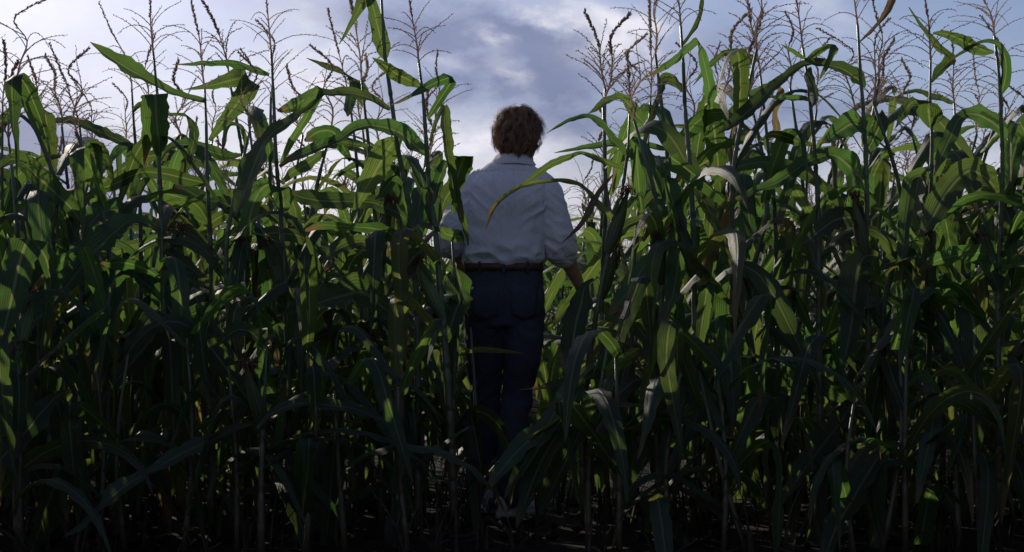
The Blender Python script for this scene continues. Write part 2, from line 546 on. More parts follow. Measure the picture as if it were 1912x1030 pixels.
def stalk_geo(path, r0, r1, sheath=.62, seed=0):
    """a jointed stalk along path (ground to tassel); leaf sheaths thicken each joint"""
    r = np.random.RandomState(seed)
    path = crspline(np.asarray(path), 8, .5)
    L = np.concatenate(([0], np.cumsum(np.linalg.norm(np.diff(path, axis=0), axis=1))))
    tot = L[-1]
    nodes, z = [], .1
    while z < tot - .25:
        nodes.append(z); z += r.uniform(.13, .19)
    ss = [0.0]
    prof = [1.25]
    for k, z in enumerate(nodes):
        top = nodes[k + 1] if k + 1 < len(nodes) else tot - .12
        for a, b in ((z - .012, 1.0), (z - .002, 1.28), (z + .008, 1.22), (z + .02, 1.12), (z + (top - z) * .55, 1.1), (z + (top - z) * .8, 1.16), (z + (top - z) * .82, .97)):
            ss.append(a); prof.append(b)
    ss.append(tot); prof.append(1.0)
    ss, prof = np.array(ss), np.array(prof)
    pts = np.stack([np.interp(ss, L, path[:, i]) for i in range(3)], 1)
    zig = np.zeros((len(ss), 3))
    rad = (r0 + (r1 - r0) * (ss / tot) ** 1.2) * prof
    g = Geo().tube(pts, rad, 8)
    return g, [np.array([np.interp(z, L, path[:, i]) for i in range(3)]) for z in nodes]


def spikelets(g, pts, r, dens, size):
    L = np.concatenate(([0], np.cumsum(np.linalg.norm(np.diff(pts, axis=0), axis=1))))
    n = max(3, int(L[-1] / dens))
    for i in range(n):
        s = L[-1] * (.1 + .9 * (i + r.uniform(.1, .9)) / n)
        p = np.array([np.interp(s, L, pts[:, k]) for k in range(3)])
        q = np.array([np.interp(min(s + .01, L[-1]), L, pts[:, k]) for k in range(3)])
        q2 = np.array([np.interp(max(s - .01, 0), L, pts[:, k]) for k in range(3)])
        t = (q - q2) / (np.linalg.norm(q - q2) + 1e-9)
        a = r.normal(size=3); a -= t * (a @ t); a /= np.linalg.norm(a)
        d = t * .85 + a * r.uniform(.35, .75); d /= np.linalg.norm(d)
        b = np.cross(d, a); b /= np.linalg.norm(b) + 1e-9
        c = np.cross(b, d)
        l = size * r.uniform(.75, 1.2); w = l * .2
        m = p + d * l * .45
        g.add([p, m + b * w, m + c * w, m - b * w, m - c * w, p + d * l],
              [(0, 2, 1), (0, 3, 2), (0, 4, 3), (0, 1, 4), (5, 1, 2), (5, 2, 3), (5, 3, 4), (5, 4, 1)])


def tassel_geo(path, base_s, nb, seed, spread=.6, droop=.35, blen=.19, dens=.0065, size=.0105, side_dens=.008):
    """central spike along path (tassel base to tip) with nb side branches leaving it low down"""
    r = np.random.RandomState(seed)
    path = np.asarray(path, float)
    L = np.concatenate(([0], np.cumsum(np.linalg.norm(np.diff(path, axis=0), axis=1))))
    at = lambda s: np.array([np.interp(s, L, path[:, k]) for k in range(3)])
    g = Geo()
    g.tube(path, np.linspace(.0046, .0012, len(path)), 6)
    top = np.array([at(s) for s in np.linspace(L[-1] * base_s, L[-1], 14)])
    spikelets(g, top, r, dens * .3, size * 1.5)
    for b in range(nb):
        s0 = L[-1] * base_s * (b + r.uniform(.0, .9)) / nb
        p = at(s0); ax = at(min(s0 + .03, L[-1])) - p; ax /= np.linalg.norm(ax)
        a = b * 2.4 + r.uniform(-.5, .5)
        side = np.array((math.cos(a), math.sin(a), 0))
        l = blen * r.uniform(.6, 1.15) * (1 - .35 * b / nb)
        sp = spread * r.uniform(.6, 1.8); dr = droop * r.uniform(.0, 1.9)
        pts = [p]
        d = ax + side * sp
        for k in range(9):
            d = d / np.linalg.norm(d)
            pts.append(pts[-1] + d * l / 9)
            d = d + side * .05 + np.array((0, 0, -1)) * dr * .22 + r.normal(size=3) * .035
        pts = np.array(pts)
        g.tube(pts, np.linspace(.002, .0008, len(pts)), 4)
        spikelets(g, pts, r, side_dens, size)
    return g


def ear_geo(l=.24, w=.034, seed=0):
    g = Geo(); r = np.random.RandomState(seed)
    t = np.linspace(0, 1, 12)
    prof = np.sin(np.clip(t * .93 + .07, 0, 1) * math.pi) ** .6 * (1 - .25 * t)
    a = np.arange(14) * 2 * math.pi / 14
    P = np.zeros((12, 14, 3)); UV = np.zeros((12, 14, 2))
    for i in range(12):
        rr = w * max(prof[i], .12) * (1 + .06 * np.cos(a * 5 + t[i] * 2))
        P[i] = np.stack([rr * np.cos(a), rr * np.sin(a), np.full(14, t[i] * l)], 1)
        UV[i] = np.stack([np.full(14, t[i] * .7), a / 6.283], 1)
    g.grid(P, UV, wrap=True)
    for k in range(5):                                   # loose husk tips
        an = r.uniform(0, 6.28); c = np.array((math.cos(an), math.sin(an), 0))
        C = [c * w * .8 + (0, 0, l * .62), c * w * .75 + (0, 0, l * .82), c * w * .55 + (0, 0, l * 1.0), c * w * r.uniform(.6, 1.4) + (0, 0, l * r.uniform(1.05, 1.2))]
        tt = np.array((-math.sin(an), math.cos(an), 0))
        leaf_grid(g, crspline(C, 3), crspline([tt * w * .9, tt * w * .9, tt * w * .6, tt * w * .05], 3), 5, .2, .05, seed + k)
    return g


def silk_geo(l=.24, seed=0):
    g = Geo(); r = np.random.RandomState(seed)
    for k in range(26):
        a = r.uniform(0, 6.28); c = np.array((math.cos(a), math.sin(a), 0))
        p = [np.array((0, 0, l * .93)), c * .006 + (0, 0, l * 1.04), c * r.uniform(.01, .03) + (0, 0, l * r.uniform(1.04, 1.16)), c * r.uniform(.025, .06) + (0, 0, l * r.uniform(.88, 1.1))]
        g.tube(crspline(p, 3), .0016, 3, False)
    return g


def generic_leaf(kind, seed):
    """a leaf with its collar at the origin, leaving along +X"""
    r = np.random.RandomState(seed)
    N = 24
    s = np.linspace(0, 1, N)
    if kind == 'up':
        L, wm, e0, e1, kink = r.uniform(.34, .55), r.uniform(.042, .062), r.uniform(62, 78), r.uniform(-10, 35), r.rand() < .3
    elif kind == 'arch':
        L, wm, e0, e1, kink = r.uniform(.65, .95), r.uniform(.06, .085), r.uniform(52, 70), r.uniform(-80, -25), False
    elif kind == 'fold':
        L, wm, e0, e1, kink = r.uniform(.62, .9), r.uniform(.062, .088), r.uniform(45, 68), r.uniform(20, 40), True
    elif kind == 'droop':
        L, wm, e0, e1, kink = r.uniform(.65, .98), r.uniform(.06, .086), r.uniform(30, 55), r.uniform(-95, -70), r.rand() < .3
    else:
        L, wm, e0, e1, kink = r.uniform(.4, .7), r.uniform(.03, .06), r.uniform(-10, 35), r.uniform(-100, -80), False
    if kind in ('arch', 'droop') and r.rand() < .75:      # most give way over a short stretch and hang straight from there
        e1 = min(e1, -60)
        el = e0 + (e1 - e0) / (1 + np.exp(-(s - r.uniform(.22, .55)) / r.uniform(.02, .09)))
    else:
        el = e0 + (e1 - e0) * s ** r.uniform(.8, 1.6)
    if kink:
        k = r.uniform(.3, .62)
        drop = r.uniform(95, 160)
        el = el - drop * (1 / (1 + np.exp(-(s - k) / .012)))
        el = np.maximum(el, -100)
    yaw = np.cumsum(r.normal(0, 2.2, N)) + r.uniform(-25, 25) * s
    if kink: yaw = yaw + r.uniform(-60, 60) * (s > k)
    d = np.stack([np.cos(R(1) * el) * np.cos(R(1) * yaw), np.cos(R(1) * el) * np.sin(R(1) * yaw), np.sin(R(1) * el)], 1)
    C = np.concatenate((np.zeros((1, 3)), np.cumsum(d[:-1], axis=0))) * (L / (N - 1))
    w = wm * np.sin((s * .81 + .17) * math.pi) ** .85
    w[-1] = wm * .02
    hz = np.stack([-np.sin(R(1) * yaw), np.cos(R(1) * yaw), np.zeros(N)], 1)
    up = np.cross(hz, d); up /= np.linalg.norm(up, axis=1)[:, None]
    roll = R(1) * (r.uniform(-25, 25) + r.uniform(-110, 110) * s ** 1.3) if kind != 'dry' else R(1) * (r.uniform(-40, 40) + r.uniform(-300, 300) * s)
    W = hz * np.cos(roll)[:, None] + up * np.sin(roll)[:, None]
    if kink:                                             # the width stays along the crease
        i0 = int(k * (N - 1)); W[i0 - 1:i0 + 3] = W[i0 - 1]
    g = Geo()
    leaf_grid(g, C, W * w[:, None], 7 if kind != 'dry' else 5, r.uniform(.1, .26) if kind != 'dry' else .5, r.uniform(.04, .1), seed)
    return g


LIB = {}
for kind, cnt in (('up', 9), ('arch', 14), ('fold', 14), ('droop', 12), ('dry', 8)):
    mt = M_LEAF_DRY if kind == 'dry' else M_LEAF
    LIB[kind] = [generic_leaf(kind, 100 + i * 7 + len(kind) * 31).mesh('leaf', M_LEAF_OLD if (kind == 'droop' and i % 6 == 0) else mt) for i in range(cnt)]
EARS = [ear_geo(.24, .032, i).mesh('husk', M_HUSK) for i in range(3)]
SILKS = [silk_geo(.24, i).mesh('silk', M_SILK) for i in range(3)]


def over_person(me, M):
    """would this leaf hang between the camera and the person, above the knees?"""
    for i in range(0, len(me.vertices), 9):
        p = M @ me.vertices[i].co
        if p.y < 1: continue
        x, y = CX + p.x / p.y * FPX, YH - (p.z - CAM_H) / p.y * FPX
        if p.y < 8.2 and ((866 < x < 1036 and 180 < y < 690) or (880 < x < 1005 and 600 < y < 810) or (1000 < x < 1150 and 380 < y < 610)): return True
        if (830 < x < 1125 and 130 < y < 385): return True
    return False


def add_leaf(root, kind, loc, az, r, scale=1.0):
    me = LIB[kind][r.randint(len(LIB[kind]))]
    if 5 < root.location.y < 12 and abs(root.location.x) < 1.6:
        B = Matrix.LocRotScale(root.location, root.rotation_euler, root.scale)
        for k in range(9):
            if not over_person(me, B @ Matrix.LocRotScale(Vector(loc), Matrix.Rotation(az, 3, 'Z').to_quaternion(), Vector((scale,) * 3))): break
            az += .7
        else:
            return None
    return link('leaf', me, root, tuple(loc), (r.uniform(-.1, .1), r.uniform(-.15, .15), az), scale)


def add_ear(root, loc, az, r, scale=1.0):
    i = r.randint(3)
    q = Matrix.Rotation(az, 3, 'Z') @ Matrix.Rotation(R(r.uniform(14, 32)), 3, 'Y')
    e = link('ear', EARS[i], root, tuple(loc), q.to_euler(), scale)
    link('silk', SILKS[i], e)
    return e


def lower_leaves(root, nodes, lo, hi, r, az0=None):
    """fill the joints between heights lo and hi with leaves of the usual kinds"""
    az = r.uniform(0, 6.28) if az0 is None else az0
    for p in nodes:
        az += math.pi + r.uniform(-.5, .5)
        if not lo <= p[2] <= hi: continue
        h = p[2]
        if h < .55:
            add_leaf(root, 'dry' if r.rand() < .2 else 'droop', p + (0, 0, .06), az, r, r.uniform(.75, 1.1))
            if r.rand() < .75: add_leaf(root, 'arch' if r.rand() < .6 else 'droop', p + (0, 0, .08), az + 1.6, r, r.uniform(.7, 1.0))
        else:
            kind = ('droop', 'droop', 'fold', 'arch', 'droop')[r.randint(5)]
            add_leaf(root, kind, p + (0, 0, .09), az, r, r.uniform(.9, 1.2))


HEROES = []


def hero(Y, stalk, tassel, label, leaves, fill=(.1, 1.15), r0=.0145, r1=.0048, ear=None, group=None):
    """a plant of the front rows: stalk (photograph pixels, tip of the tassel first), tassel (pixel row of its base, branches, style), traced leaves"""
    idx = len(HEROES)
    r = np.random.RandomState(300 + idx)
    P = [px(x, y, Y) for x, y in stalk]
    base = np.array((P[-1][0], Y, ground_z(P[-1][0], Y)))
    root = link('corn_plant', None, loc=tuple(base))
    tag(root, label, 'corn plant', group or 'corn plants in the front rows')
    P = P[::-1]
    path = [np.zeros(3)] + [p - base for p in P if p[2] > .25]
    # wander a little in depth
    for i in range(1, len(path)): path[i] = path[i] + (0, r.normal(0, .012), 0)
    path = np.array(path)
    tb = px(0, tassel[0], Y)[2] - base[2] if tassel else path[-1][2] + 1
    zs = path[:, 2]
    k = np.argsort(zs)
    cut = np.array([np.interp(tb, zs[k], path[k, i]) for i in range(3)])
    low = np.array([p for p in path if p[2] < min(tb, zs.max()) - .02] + ([cut] if tassel else []))
    g, nodes = stalk_geo(low, r0, r1, seed=idx)
    link('stalk', g.mesh('stalk', M_STALK), root)
    if tassel:
        up = crspline(np.array([cut] + [p for p in path if p[2] > tb + .02]), 6, .5)
        kw = dict(tassel[2]) if len(tassel) > 2 else {}
        link('tassel', tassel_geo(up, kw.pop('base_s', .45), tassel[1], 50 + idx, **kw).mesh('tassel', M_TASSEL), root)
    for j, lf in enumerate(leaves):
        opt = {}
        if isinstance(lf[0], dict): opt = dict(lf[0]); lf = lf[1:]
        mt = {'dry': M_LEAF_DRY, 'old': M_LEAF_OLD}.get(opt.pop('mat', ''), M_LEAF)
        g = traced_leaf(lf, Y, 1000 + idx * 37 + j, origin=base, **opt)
        link('leaf', g.mesh('leaf', mt), root)
    lower_leaves(root, nodes, fill[0], fill[1], r)
    if ear:
        for e in ear:
            p = min(nodes, key=lambda q: abs(q[2] - e[0]))
            add_ear(root, p + (0, 0, .03), e[1], r, e[2] if len(e) > 2 else 1.0)
    HEROES.append((base[0], Y))
    return root


# ------------------------------------------------------------------ the plants of the front rows, read off the photograph one by one
BARE = dict(spread=.9, droop=.55, blen=.27, dens=.012, size=.009, side_dens=.014)
DENSE = dict(spread=.55, droop=.3, blen=.21, dens=.006, size=.0115, side_dens=.0075)
THIN = dict(spread=.8, droop=.55, blen=.23, dens=.0075, size=.0095, side_dens=.0105)

hero(7.9, [(8, 76), (10, 128), (7, 180), (6, 300), (4, 450), (2, 640)], (230, 9, DENSE),
     'corn plant at the left picture edge whose stalk runs straight up to a slim tassel', [
     [(4, 420, 10), (14, 380, 24), (22, 350, 26), (12, 330, 24), (-10, 325, 16)],
     [{'dz': -.2}, (4, 470, 8), (-2, 440, 26), (14, 405, 24), (40, 388, 18), (58, 392, 14), (80, 410, 16), (108, 418, 4)]])
hero(8.1, [(50, 105), (63, 143), (73, 190), (84, 250), (92, 330), (93, 468), (92, 640)], (215, 12, DENSE),
     'corn plant with a leaf folded over like a ribbon under two upright tassel spikes', [
     [{'dz': -.1, 'tilt': 25}, (93, 328, 16, 0), (92, 310, 30, 0), (90, 270, 34, 0), (88, 238, 34, 0), (83, 210, 32, 15), (74, 196, 24, 55), (62, 192, 15), (45, 193, 14), (25, 203, 16), (0, 228, 16), (-30, 255, 6)],
     [(93, 450, 8), (105, 420, 14), (118, 400, 18), (112, 380, 18), (100, 372, 20), (75, 378, 16)],
     [(92, 300, 5), (60, 287, 6), (20, 279, 6), (-10, 274, 5)]])
hero(7.3, [(92, 82), (122, 149), (146, 215), (152, 250), (155, 330), (155, 420), (152, 550), (150, 850)], (228, 12, THIN),
     'corn plant with a spike leaning left and one broad lit leaf bending left over', [
     [{'dz': -.25, 'tilt': 30}, (154, 418, 8), (142, 400, 18), (128, 382, 30), (100, 356, 38), (72, 330, 38), (48, 308, 32), (25, 295, 24), (8, 305, 16), (-8, 320, 8)],
     [{'dz': .2}, (156, 440, 8), (170, 415, 30), (190, 395, 38), (215, 390, 34), (235, 400, 20), (248, 410, 6)],
     [{'tilt': 40, 'dz': -.45}, (300, 432, 6), (268, 414, 16), (240, 412, 26), (205, 438, 44), (165, 478, 54), (128, 525, 48), (98, 562, 38), (88, 580, 30), (70, 592, 34), (45, 612, 38), (12, 645, 38), (-20, 680, 16)],
     [{'dz': -.4}, (150, 815, 10), (135, 828, 30), (115, 870, 46), (95, 930, 50), (75, 990, 40), (55, 1040, 20)]], ear=[(1.0, 2.5)])
hero(8.0, [(184, 3), (210, 60), (233, 103), (243, 150), (249, 205), (253, 270), (258, 330), (262, 480), (262, 700)], (168, 8, BARE),
     'corn plant left of the hanging folded leaf with a nodding slim spike', [
     [(256, 274, 6), (240, 271, 14), (222, 278, 16), (205, 300, 12), (185, 320, 16), (168, 334, 10), (158, 339, 1)],
     [{'tilt': 20}, (257, 290, 8, 0), (250, 272, 20, 0), (248, 300, 23, 0), (252, 340, 19, 0), (250, 380, 16, 0), (247, 422, 4, 0)],
     [(255, 277, 8), (225, 262, 16), (190, 247, 20), (160, 233, 16), (130, 224, 14), (105, 225, 9), (95, 228, 2)],
     [(249, 207, 5), (257, 197, 10), (268, 190, 7), (275, 188, 2)]])
hero(7.35, [(280, -25), (283, 40), (290, 130), (293, 175), (298, 330), (303, 480), (308, 720), (310, 900)], (98, 11, THIN),
     'corn plant with one square ended leaf folded down over its stalk on the left', [
     [{'dz': 0, 'tilt': 15}, (298, 292, 10, 0), (297, 268, 30, 0, -.04), (293, 235, 44, 0, -.08), (291, 205, 47, 0, -.1), (290, 178, 46, 0, -.1), (288, 176, 46, 0, -.06), (285, 200, 44, 0, .02), (279, 240, 30, 0, .05), (274, 280, 16, 0, .07), (270, 308, 2, 0, .08)],
     [(297, 215, 5), (318, 213, 6), (338, 213, 6), (352, 217, 14, 30), (362, 240, 18, 0), (362, 262, 18, 5), (355, 290, 14, 15), (348, 325, 2, 15)],
     [{'dz': -.2}, (300, 520, 8), (275, 505, 24), (250, 495, 24), (225, 490, 22), (205, 492, 16), (185, 488, 4)],
     [{'dz': -.3, 'tilt': 30}, (304, 560, 10), (262, 520, 20), (225, 500, 48, 10), (205, 545, 56, 0), (198, 600, 58, 0), (190, 670, 40, 5), (180, 730, 16, 10)],
     [{'dz': -.2}, (306, 470, 8), (322, 475, 18), (350, 495, 22), (372, 512, 12), (388, 518, 2)]], ear=[(1.0, .5)])
hero(7.45, [(352, -30), (362, 25), (373, 75), (378, 130), (382, 180), (385, 260), (390, 340), (393, 450), (396, 620)], (165, 13, THIN),
     'corn plant left of centre whose top leaf makes a sharp elbow against the white sky', [
     [(385, 189, 8), (360, 184, 11), (330, 174, 13), (300, 161, 13), (280, 149, 20), (255, 135, 27), (225, 117, 28), (195, 97, 16), (168, 78, 1)],
     [{'tilt': 25}, (391, 262, 6), (408, 238, 18), (428, 212, 28), (450, 183, 36, 35), (467, 146, 45, 52, -.05), (440, 147, 36, 75), (410, 155, 22), (375, 163, 9), (343, 167, 1)],
     [(388, 343, 10), (350, 334, 24), (300, 323, 22), (262, 322, 20), (225, 338, 22), (185, 355, 18), (150, 374, 9), (138, 382, 2)],
     [(393, 425, 8), (372, 390, 28, None), (350, 375, 32), (325, 366, 28), (300, 362, 20), (270, 372, 12)],
     [(396, 470, 8), (370, 445, 20), (345, 432, 24), (310, 425, 26), (285, 428, 14)]])
hero(7.9, [(378, 0), (404, 50), (424, 115), (435, 190), (443, 230), (450, 270), (457, 320), (460, 400), (462, 560)], (140, 10, DENSE),
     'corn plant whose heavy spike leans left beside the elbow shaped leaf', [
     [(452, 289, 5), (425, 291, 17), (390, 281, 22), (355, 270, 20), (330, 269, 14), (310, 280, 12), (290, 310, 12), (270, 340, 14), (250, 375, 16), (235, 412, 6)],
     [(450, 280, 5), (458, 265, 10), (448, 235, 8), (425, 235, 10), (420, 262, 9), (415, 285, 2)],
     [{'tilt': 30}, (460, 430, 8), (430, 385, 26), (405, 375, 30), (380, 372, 26), (345, 352, 28), (318, 345, 10)]])
hero(7.4, [(495, -35), (500, 30), (507, 110), (512, 200), (517, 290), (522, 370), (525, 430), (535, 560), (540, 760)], (92, 9, BARE),
     'tall corn plant left of the person with wide wiry tassel arms against white cloud', [
     [(503, 139, 6), (480, 130, 12), (450, 120, 13), (420, 116, 12), (380, 117, 9), (350, 119, 5), (322, 120, 1)],
     [{'tilt': 20}, (525, 305, 6), (540, 270, 13), (565, 230, 15), (586, 193, 16), (600, 165, 18, 45), (572, 184, 22, 60), (545, 199, 24, 70), (518, 207, 3)],
     [{'dz': -.3, 'tilt': 35}, (528, 398, 8, 0), (530, 375, 36, 0), (522, 350, 42, 20), (498, 345, 34, 35), (478, 368, 30, 15), (462, 420, 30, 8), (450, 470, 27, 6), (443, 520, 20, 5), (437, 565, 3, 5)],
     [(527, 340, 6), (545, 322, 18), (570, 308, 22), (595, 290, 14), (610, 280, 3)],
     [{'dz': -.35, 'tilt': 32}, (460, 538, 10), (427, 556, 16), (390, 572, 22), (350, 590, 28), (310, 610, 42), (275, 641, 54), (250, 671, 48), (225, 701, 28), (205, 726, 20), (190, 751, 15), (174, 778, 2)]], ear=[(.95, 3.6)])
hero(8.0, [(612, 17), (637, 116), (652, 180), (660, 240), (668, 330), (672, 460), (675, 600)], (190, 13, THIN),
     'corn plant left of the person with a bright green star of folded leaves on top', [
     [{'tilt': 20}, (678, 196, 6), (672, 172, 32, 0), (660, 146, 30, 20), (640, 134, 14, 60), (615, 125, 12), (595, 117, 7), (572, 108, 1)],
     [(667, 150, 22, 0), (657, 178, 22, 5), (651, 203, 17, 5), (649, 217, 3, 5)],
     [(655, 300, 8), (625, 250, 26), (600, 245, 30), (580, 255, 20), (568, 262, 6)],
     [(670, 420, 8), (690, 390, 20), (705, 375, 20), (735, 375, 12)]])
hero(7.45, [(640, -60), (655, 0), (672, 100), (678, 180), (685, 240), (693, 330), (702, 430), (708, 560), (712, 760)], (150, 12, DENSE),
     'corn plant behind the star of leaves with a dark spike leaning to the left', [
     [(690, 271, 6), (670, 270, 10), (640, 265, 10), (612, 262, 6)],
     [{'dz': -.3}, (540, 536, 10), (580, 525, 26), (612, 517, 20), (640, 518, 6)],
     [(705, 470, 8), (680, 450, 22), (650, 455, 26), (620, 470, 22), (600, 490, 8)],
     [{'dz': -.3, 'tilt': 40}, (785, 640, 6), (750, 640, 26), (700, 630, 28), (650, 612, 20), (620, 618, 16), (580, 635, 14), (540, 645, 8), (480, 650, 2)]], ear=[(1.05, 5.2)])
hero(7.35, [(708, -90), (712, -10), (719, 105), (727, 160), (735, 220), (742, 270), (755, 340), (768, 410), (775, 520), (780, 700)], None,
     'corn plant left of the person whose top leaves reach out of the picture above', [
     [{'tilt': 15, 'dz': -.06}, (719, 111, 6), (716, 98, 24, 0), (710, 70, 31, 0), (703, 40, 28, 0), (697, 15, 24, 10), (690, -6, 22, 20), (680, 0, 28, 30), (668, 20, 16), (655, 45, 9), (642, 68, 5), (633, 82, 1)],
     [(728, 205, 6), (705, 190, 14), (685, 180, 16), (650, 172, 17), (620, 174, 16), (600, 172, 20, 50), (580, 194, 14, 50), (545, 222, 18), (510, 246, 20), (490, 270, 28, 10), (475, 303, 38, 8), (462, 340, 38, 10), (450, 375, 24, 15), (438, 404, 5, 15)],
     [{'tilt': 30}, (747, 258, 10, 30), (730, 270, 42, 33), (710, 302, 48, 33), (691, 337, 40, 30), (676, 362, 24, 28), (666, 385, 13, 25), (654, 413, 2, 25)],
     [(757, 350, 6), (740, 330, 16), (725, 345, 18), (712, 362, 12), (700, 372, 2)],
     [{'dz': -.3, 'tilt': 45}, (772, 614, 6), (745, 592, 24), (715, 572, 40), (680, 545, 58), (640, 550, 52), (600, 562, 36), (560, 577, 20), (515, 590, 2)]], r0=.0155, r1=.0054)
hero(7.3, [(757, -50), (770, 35), (778, 80), (785, 140), (790, 180), (795, 250), (800, 330), (808, 400), (815, 450), (822, 540), (838, 740), (850, 900)], (118, 15, THIN),
     'corn plant just left of the person with a full tassel and a thick pale stalk', [
     [(788, 162, 6), (765, 150, 22), (740, 138, 24), (718, 122, 18), (695, 107, 1)],
     [{'tilt': 20}, (799, 222, 5), (810, 203, 12), (825, 180, 15), (838, 160, 17), (844, 144, 24, 50), (815, 153, 18, 70), (795, 163, 15), (770, 177, 8), (745, 190, 5), (730, 195, 1)],
     [(798, 289, 8), (775, 270, 28), (750, 248, 31), (725, 238, 27), (690, 232, 20), (660, 240, 20), (635, 257, 16), (610, 268, 18), (580, 280, 20), (550, 293, 16), (522, 311, 6)],
     [(803, 262, 5), (816, 225, 8), (829, 195, 9, 0), (830, 215, 18, 0), (833, 250, 20, 0), (838, 290, 17, 0), (844, 330, 16, 0), (851, 370, 17, 0), (861, 405, 14, 0), (869, 430, 10, 0), (874, 458, 3, 0)],
     [{'tilt': 40}, (800, 352, 6), (788, 350, 26, 0), (783, 378, 25, 0), (777, 405, 20, 0), (771, 432, 3, 0)],
     [(775, 434, 6), (750, 402, 22), (720, 386, 27), (690, 376, 27), (650, 375, 30), (600, 374, 33), (560, 366, 26), (543, 358, 3)],
     [(780, 457, 6), (740, 441, 24), (705, 428, 27), (670, 424, 16), (640, 422, 14), (600, 420, 16), (570, 430, 5)],
     [(795, 462, 8), (775, 478, 34), (752, 505, 36), (732, 530, 26), (716, 552, 3)],
     [{'dz': -.3, 'tilt': 45}, (728, 898, 3), (700, 912, 12), (660, 930, 20), (630, 945, 24), (600, 972, 30), (570, 1002, 26), (525, 1024, 6)],
     [{'dz': -.35, 'tilt': 35}, (775, 745, 8, 0), (755, 742, 28, 0), (752, 785, 36, 0), (752, 860, 38, 0), (748, 940, 36, 0), (737, 1000, 38, 0), (730, 1050, 22, 0)]], r0=.017, r1=.0054, ear=[(.9, 3.3)])
hero(7.55, [(836, 375), (843, 430), (848, 490), (850, 600), (846, 800)], None,
     'short corn plant hiding the left arm of the person behind folded bluish leaves', [
     [{'tilt': 25}, (840, 378, 6), (852, 340, 26, 30), (863, 312, 34, 15), (866, 291, 35, 0, -.06), (860, 308, 34, 20), (848, 345, 30, 30), (832, 370, 22, 30), (824, 395, 11, 25), (819, 422, 2, 25)],
     [{'tilt': 35}, (845, 400, 6), (842, 320, 16, 30), (835, 302, 16, 40), (822, 326, 20, 40), (815, 350, 18, 30), (811, 380, 3, 20)],
     [{'tilt': 30, 'dz': -.05}, (850, 430, 6), (866, 440, 20, 80), (848, 440, 28, 75), (832, 436, 22), (824, 424, 6)],
     [{'dz': -.3, 'tilt': 22}, (850, 500, 8, 0), (856, 518, 46, 8), (858, 543, 54, 18), (853, 572, 46, 22), (843, 602, 32, 25), (833, 632, 16, 25), (824, 662, 3, 25)],
     [{'dz': -.2, 'mat': 'old'}, (868, 655, 8), (900, 652, 11), (940, 655, 8), (978, 660, 1)],
     [{'dz': -.2, 'tilt': 30}, (846, 760, 6), (860, 740, 24), (876, 770, 28), (888, 820, 28), (896, 870, 20), (900, 920, 3)],
     [{'dz': -.2, 'tilt': 30}, (848, 800, 6), (870, 790, 30), (885, 830, 34), (890, 900, 32), (890, 970, 16), (886, 1020, 3)],
     [{'dz': -.25, 'tilt': 40}, (848, 830, 6), (868, 785, 22), (895, 768, 26), (928, 790, 28), (950, 835, 18), (962, 885, 2)],
     [{'dz': -.2}, (850, 690, 8), (835, 650, 26), (820, 660, 26), (812, 700, 20), (806, 750, 6)]], fill=(.1, .75), r0=.0125, ear=[(.75, 2.9)])

# right of the person
hero(7.55, [(1170, 95), (1176, 160), (1176, 240), (1166, 330), (1146, 430), (1118, 560), (1090, 760)], (205, 13, DENSE),
     'leaning corn plant right of the person with long thin leaves reaching across the white shirt', [
     [(1168, 289, 5), (1155, 272, 14), (1140, 255, 15), (1125, 235, 13), (1108, 222, 10), (1088, 217, 9), (1060, 227, 7), (1040, 237, 4), (1020, 249, 1)],
     [{'dz': -.25}, (1165, 315, 4), (1140, 305, 10), (1115, 295, 11), (1085, 285, 7, 80), (1060, 293, 11), (1030, 305, 14), (1005, 322, 12), (985, 337, 7), (968, 349, 1)],
     [{'dz': -.15, 'mat': 'old'}, (1148, 414, 10), (1120, 386, 13), (1098, 358, 9), (1080, 344, 8), (1045, 337, 8), (1002, 341, 8), (964, 352, 8), (934, 374, 8), (916, 400, 7), (907, 430, 1)],
     [{'mat': 'dry', 'dz': -.15}, (1145, 326, 2), (1125, 350, 9), (1108, 378, 12), (1095, 405, 12), (1075, 430, 7), (1050, 453, 1)],
     [{'tilt': 25}, (1202, 230, 6), (1188, 212, 22), (1172, 192, 21), (1160, 180, 12), (1145, 182, 12), (1125, 192, 14), (1110, 205, 8), (1098, 212, 1)],
     [{'dz': -.12, 'tilt': 25}, (1108, 520, 6), (1092, 535, 18, 0), (1085, 565, 40, 5), (1075, 602, 46, 5), (1068, 645, 40, 5), (1058, 690, 20, 5)],
     [(1130, 470, 6), (1150, 440, 22), (1170, 420, 20), (1200, 408, 12), (1222, 405, 3)],
     [{'dz': -.3, 'mat': 'old'}, (1188, 655, 6), (1150, 690, 15), (1105, 701, 19), (1060, 712, 18), (1010, 724, 8), (970, 727, 1)],
     [{'mat': 'dry'}, (1205, 480, 3), (1196, 510, 12), (1180, 540, 7), (1150, 600, 8), (1110, 660, 8), (1085, 710, 2)]], ear=[(1.05, .3, 1.1)])
hero(8.2, [(1212, 0), (1216, 90), (1216, 150), (1212, 240), (1200, 330), (1190, 420), (1180, 560)], (190, 12, DENSE),
     'corn plant behind the long thin leaves with an upright purple brown spike', [
     [(1276, 171, 6), (1260, 158, 22), (1243, 151, 22), (1236, 160, 14, 30), (1230, 188, 11), (1215, 228, 12), (1205, 268, 10), (1198, 305, 2)],
     [(1255, 281, 5), (1215, 273, 12), (1175, 268, 13), (1137, 269, 13), (1100, 274, 10), (1065, 280, 6), (1035, 285, 1)],
     [(1192, 400, 6), (1215, 370, 18), (1235, 355, 20), (1252, 375, 20), (1258, 410, 14), (1262, 450, 3)]])
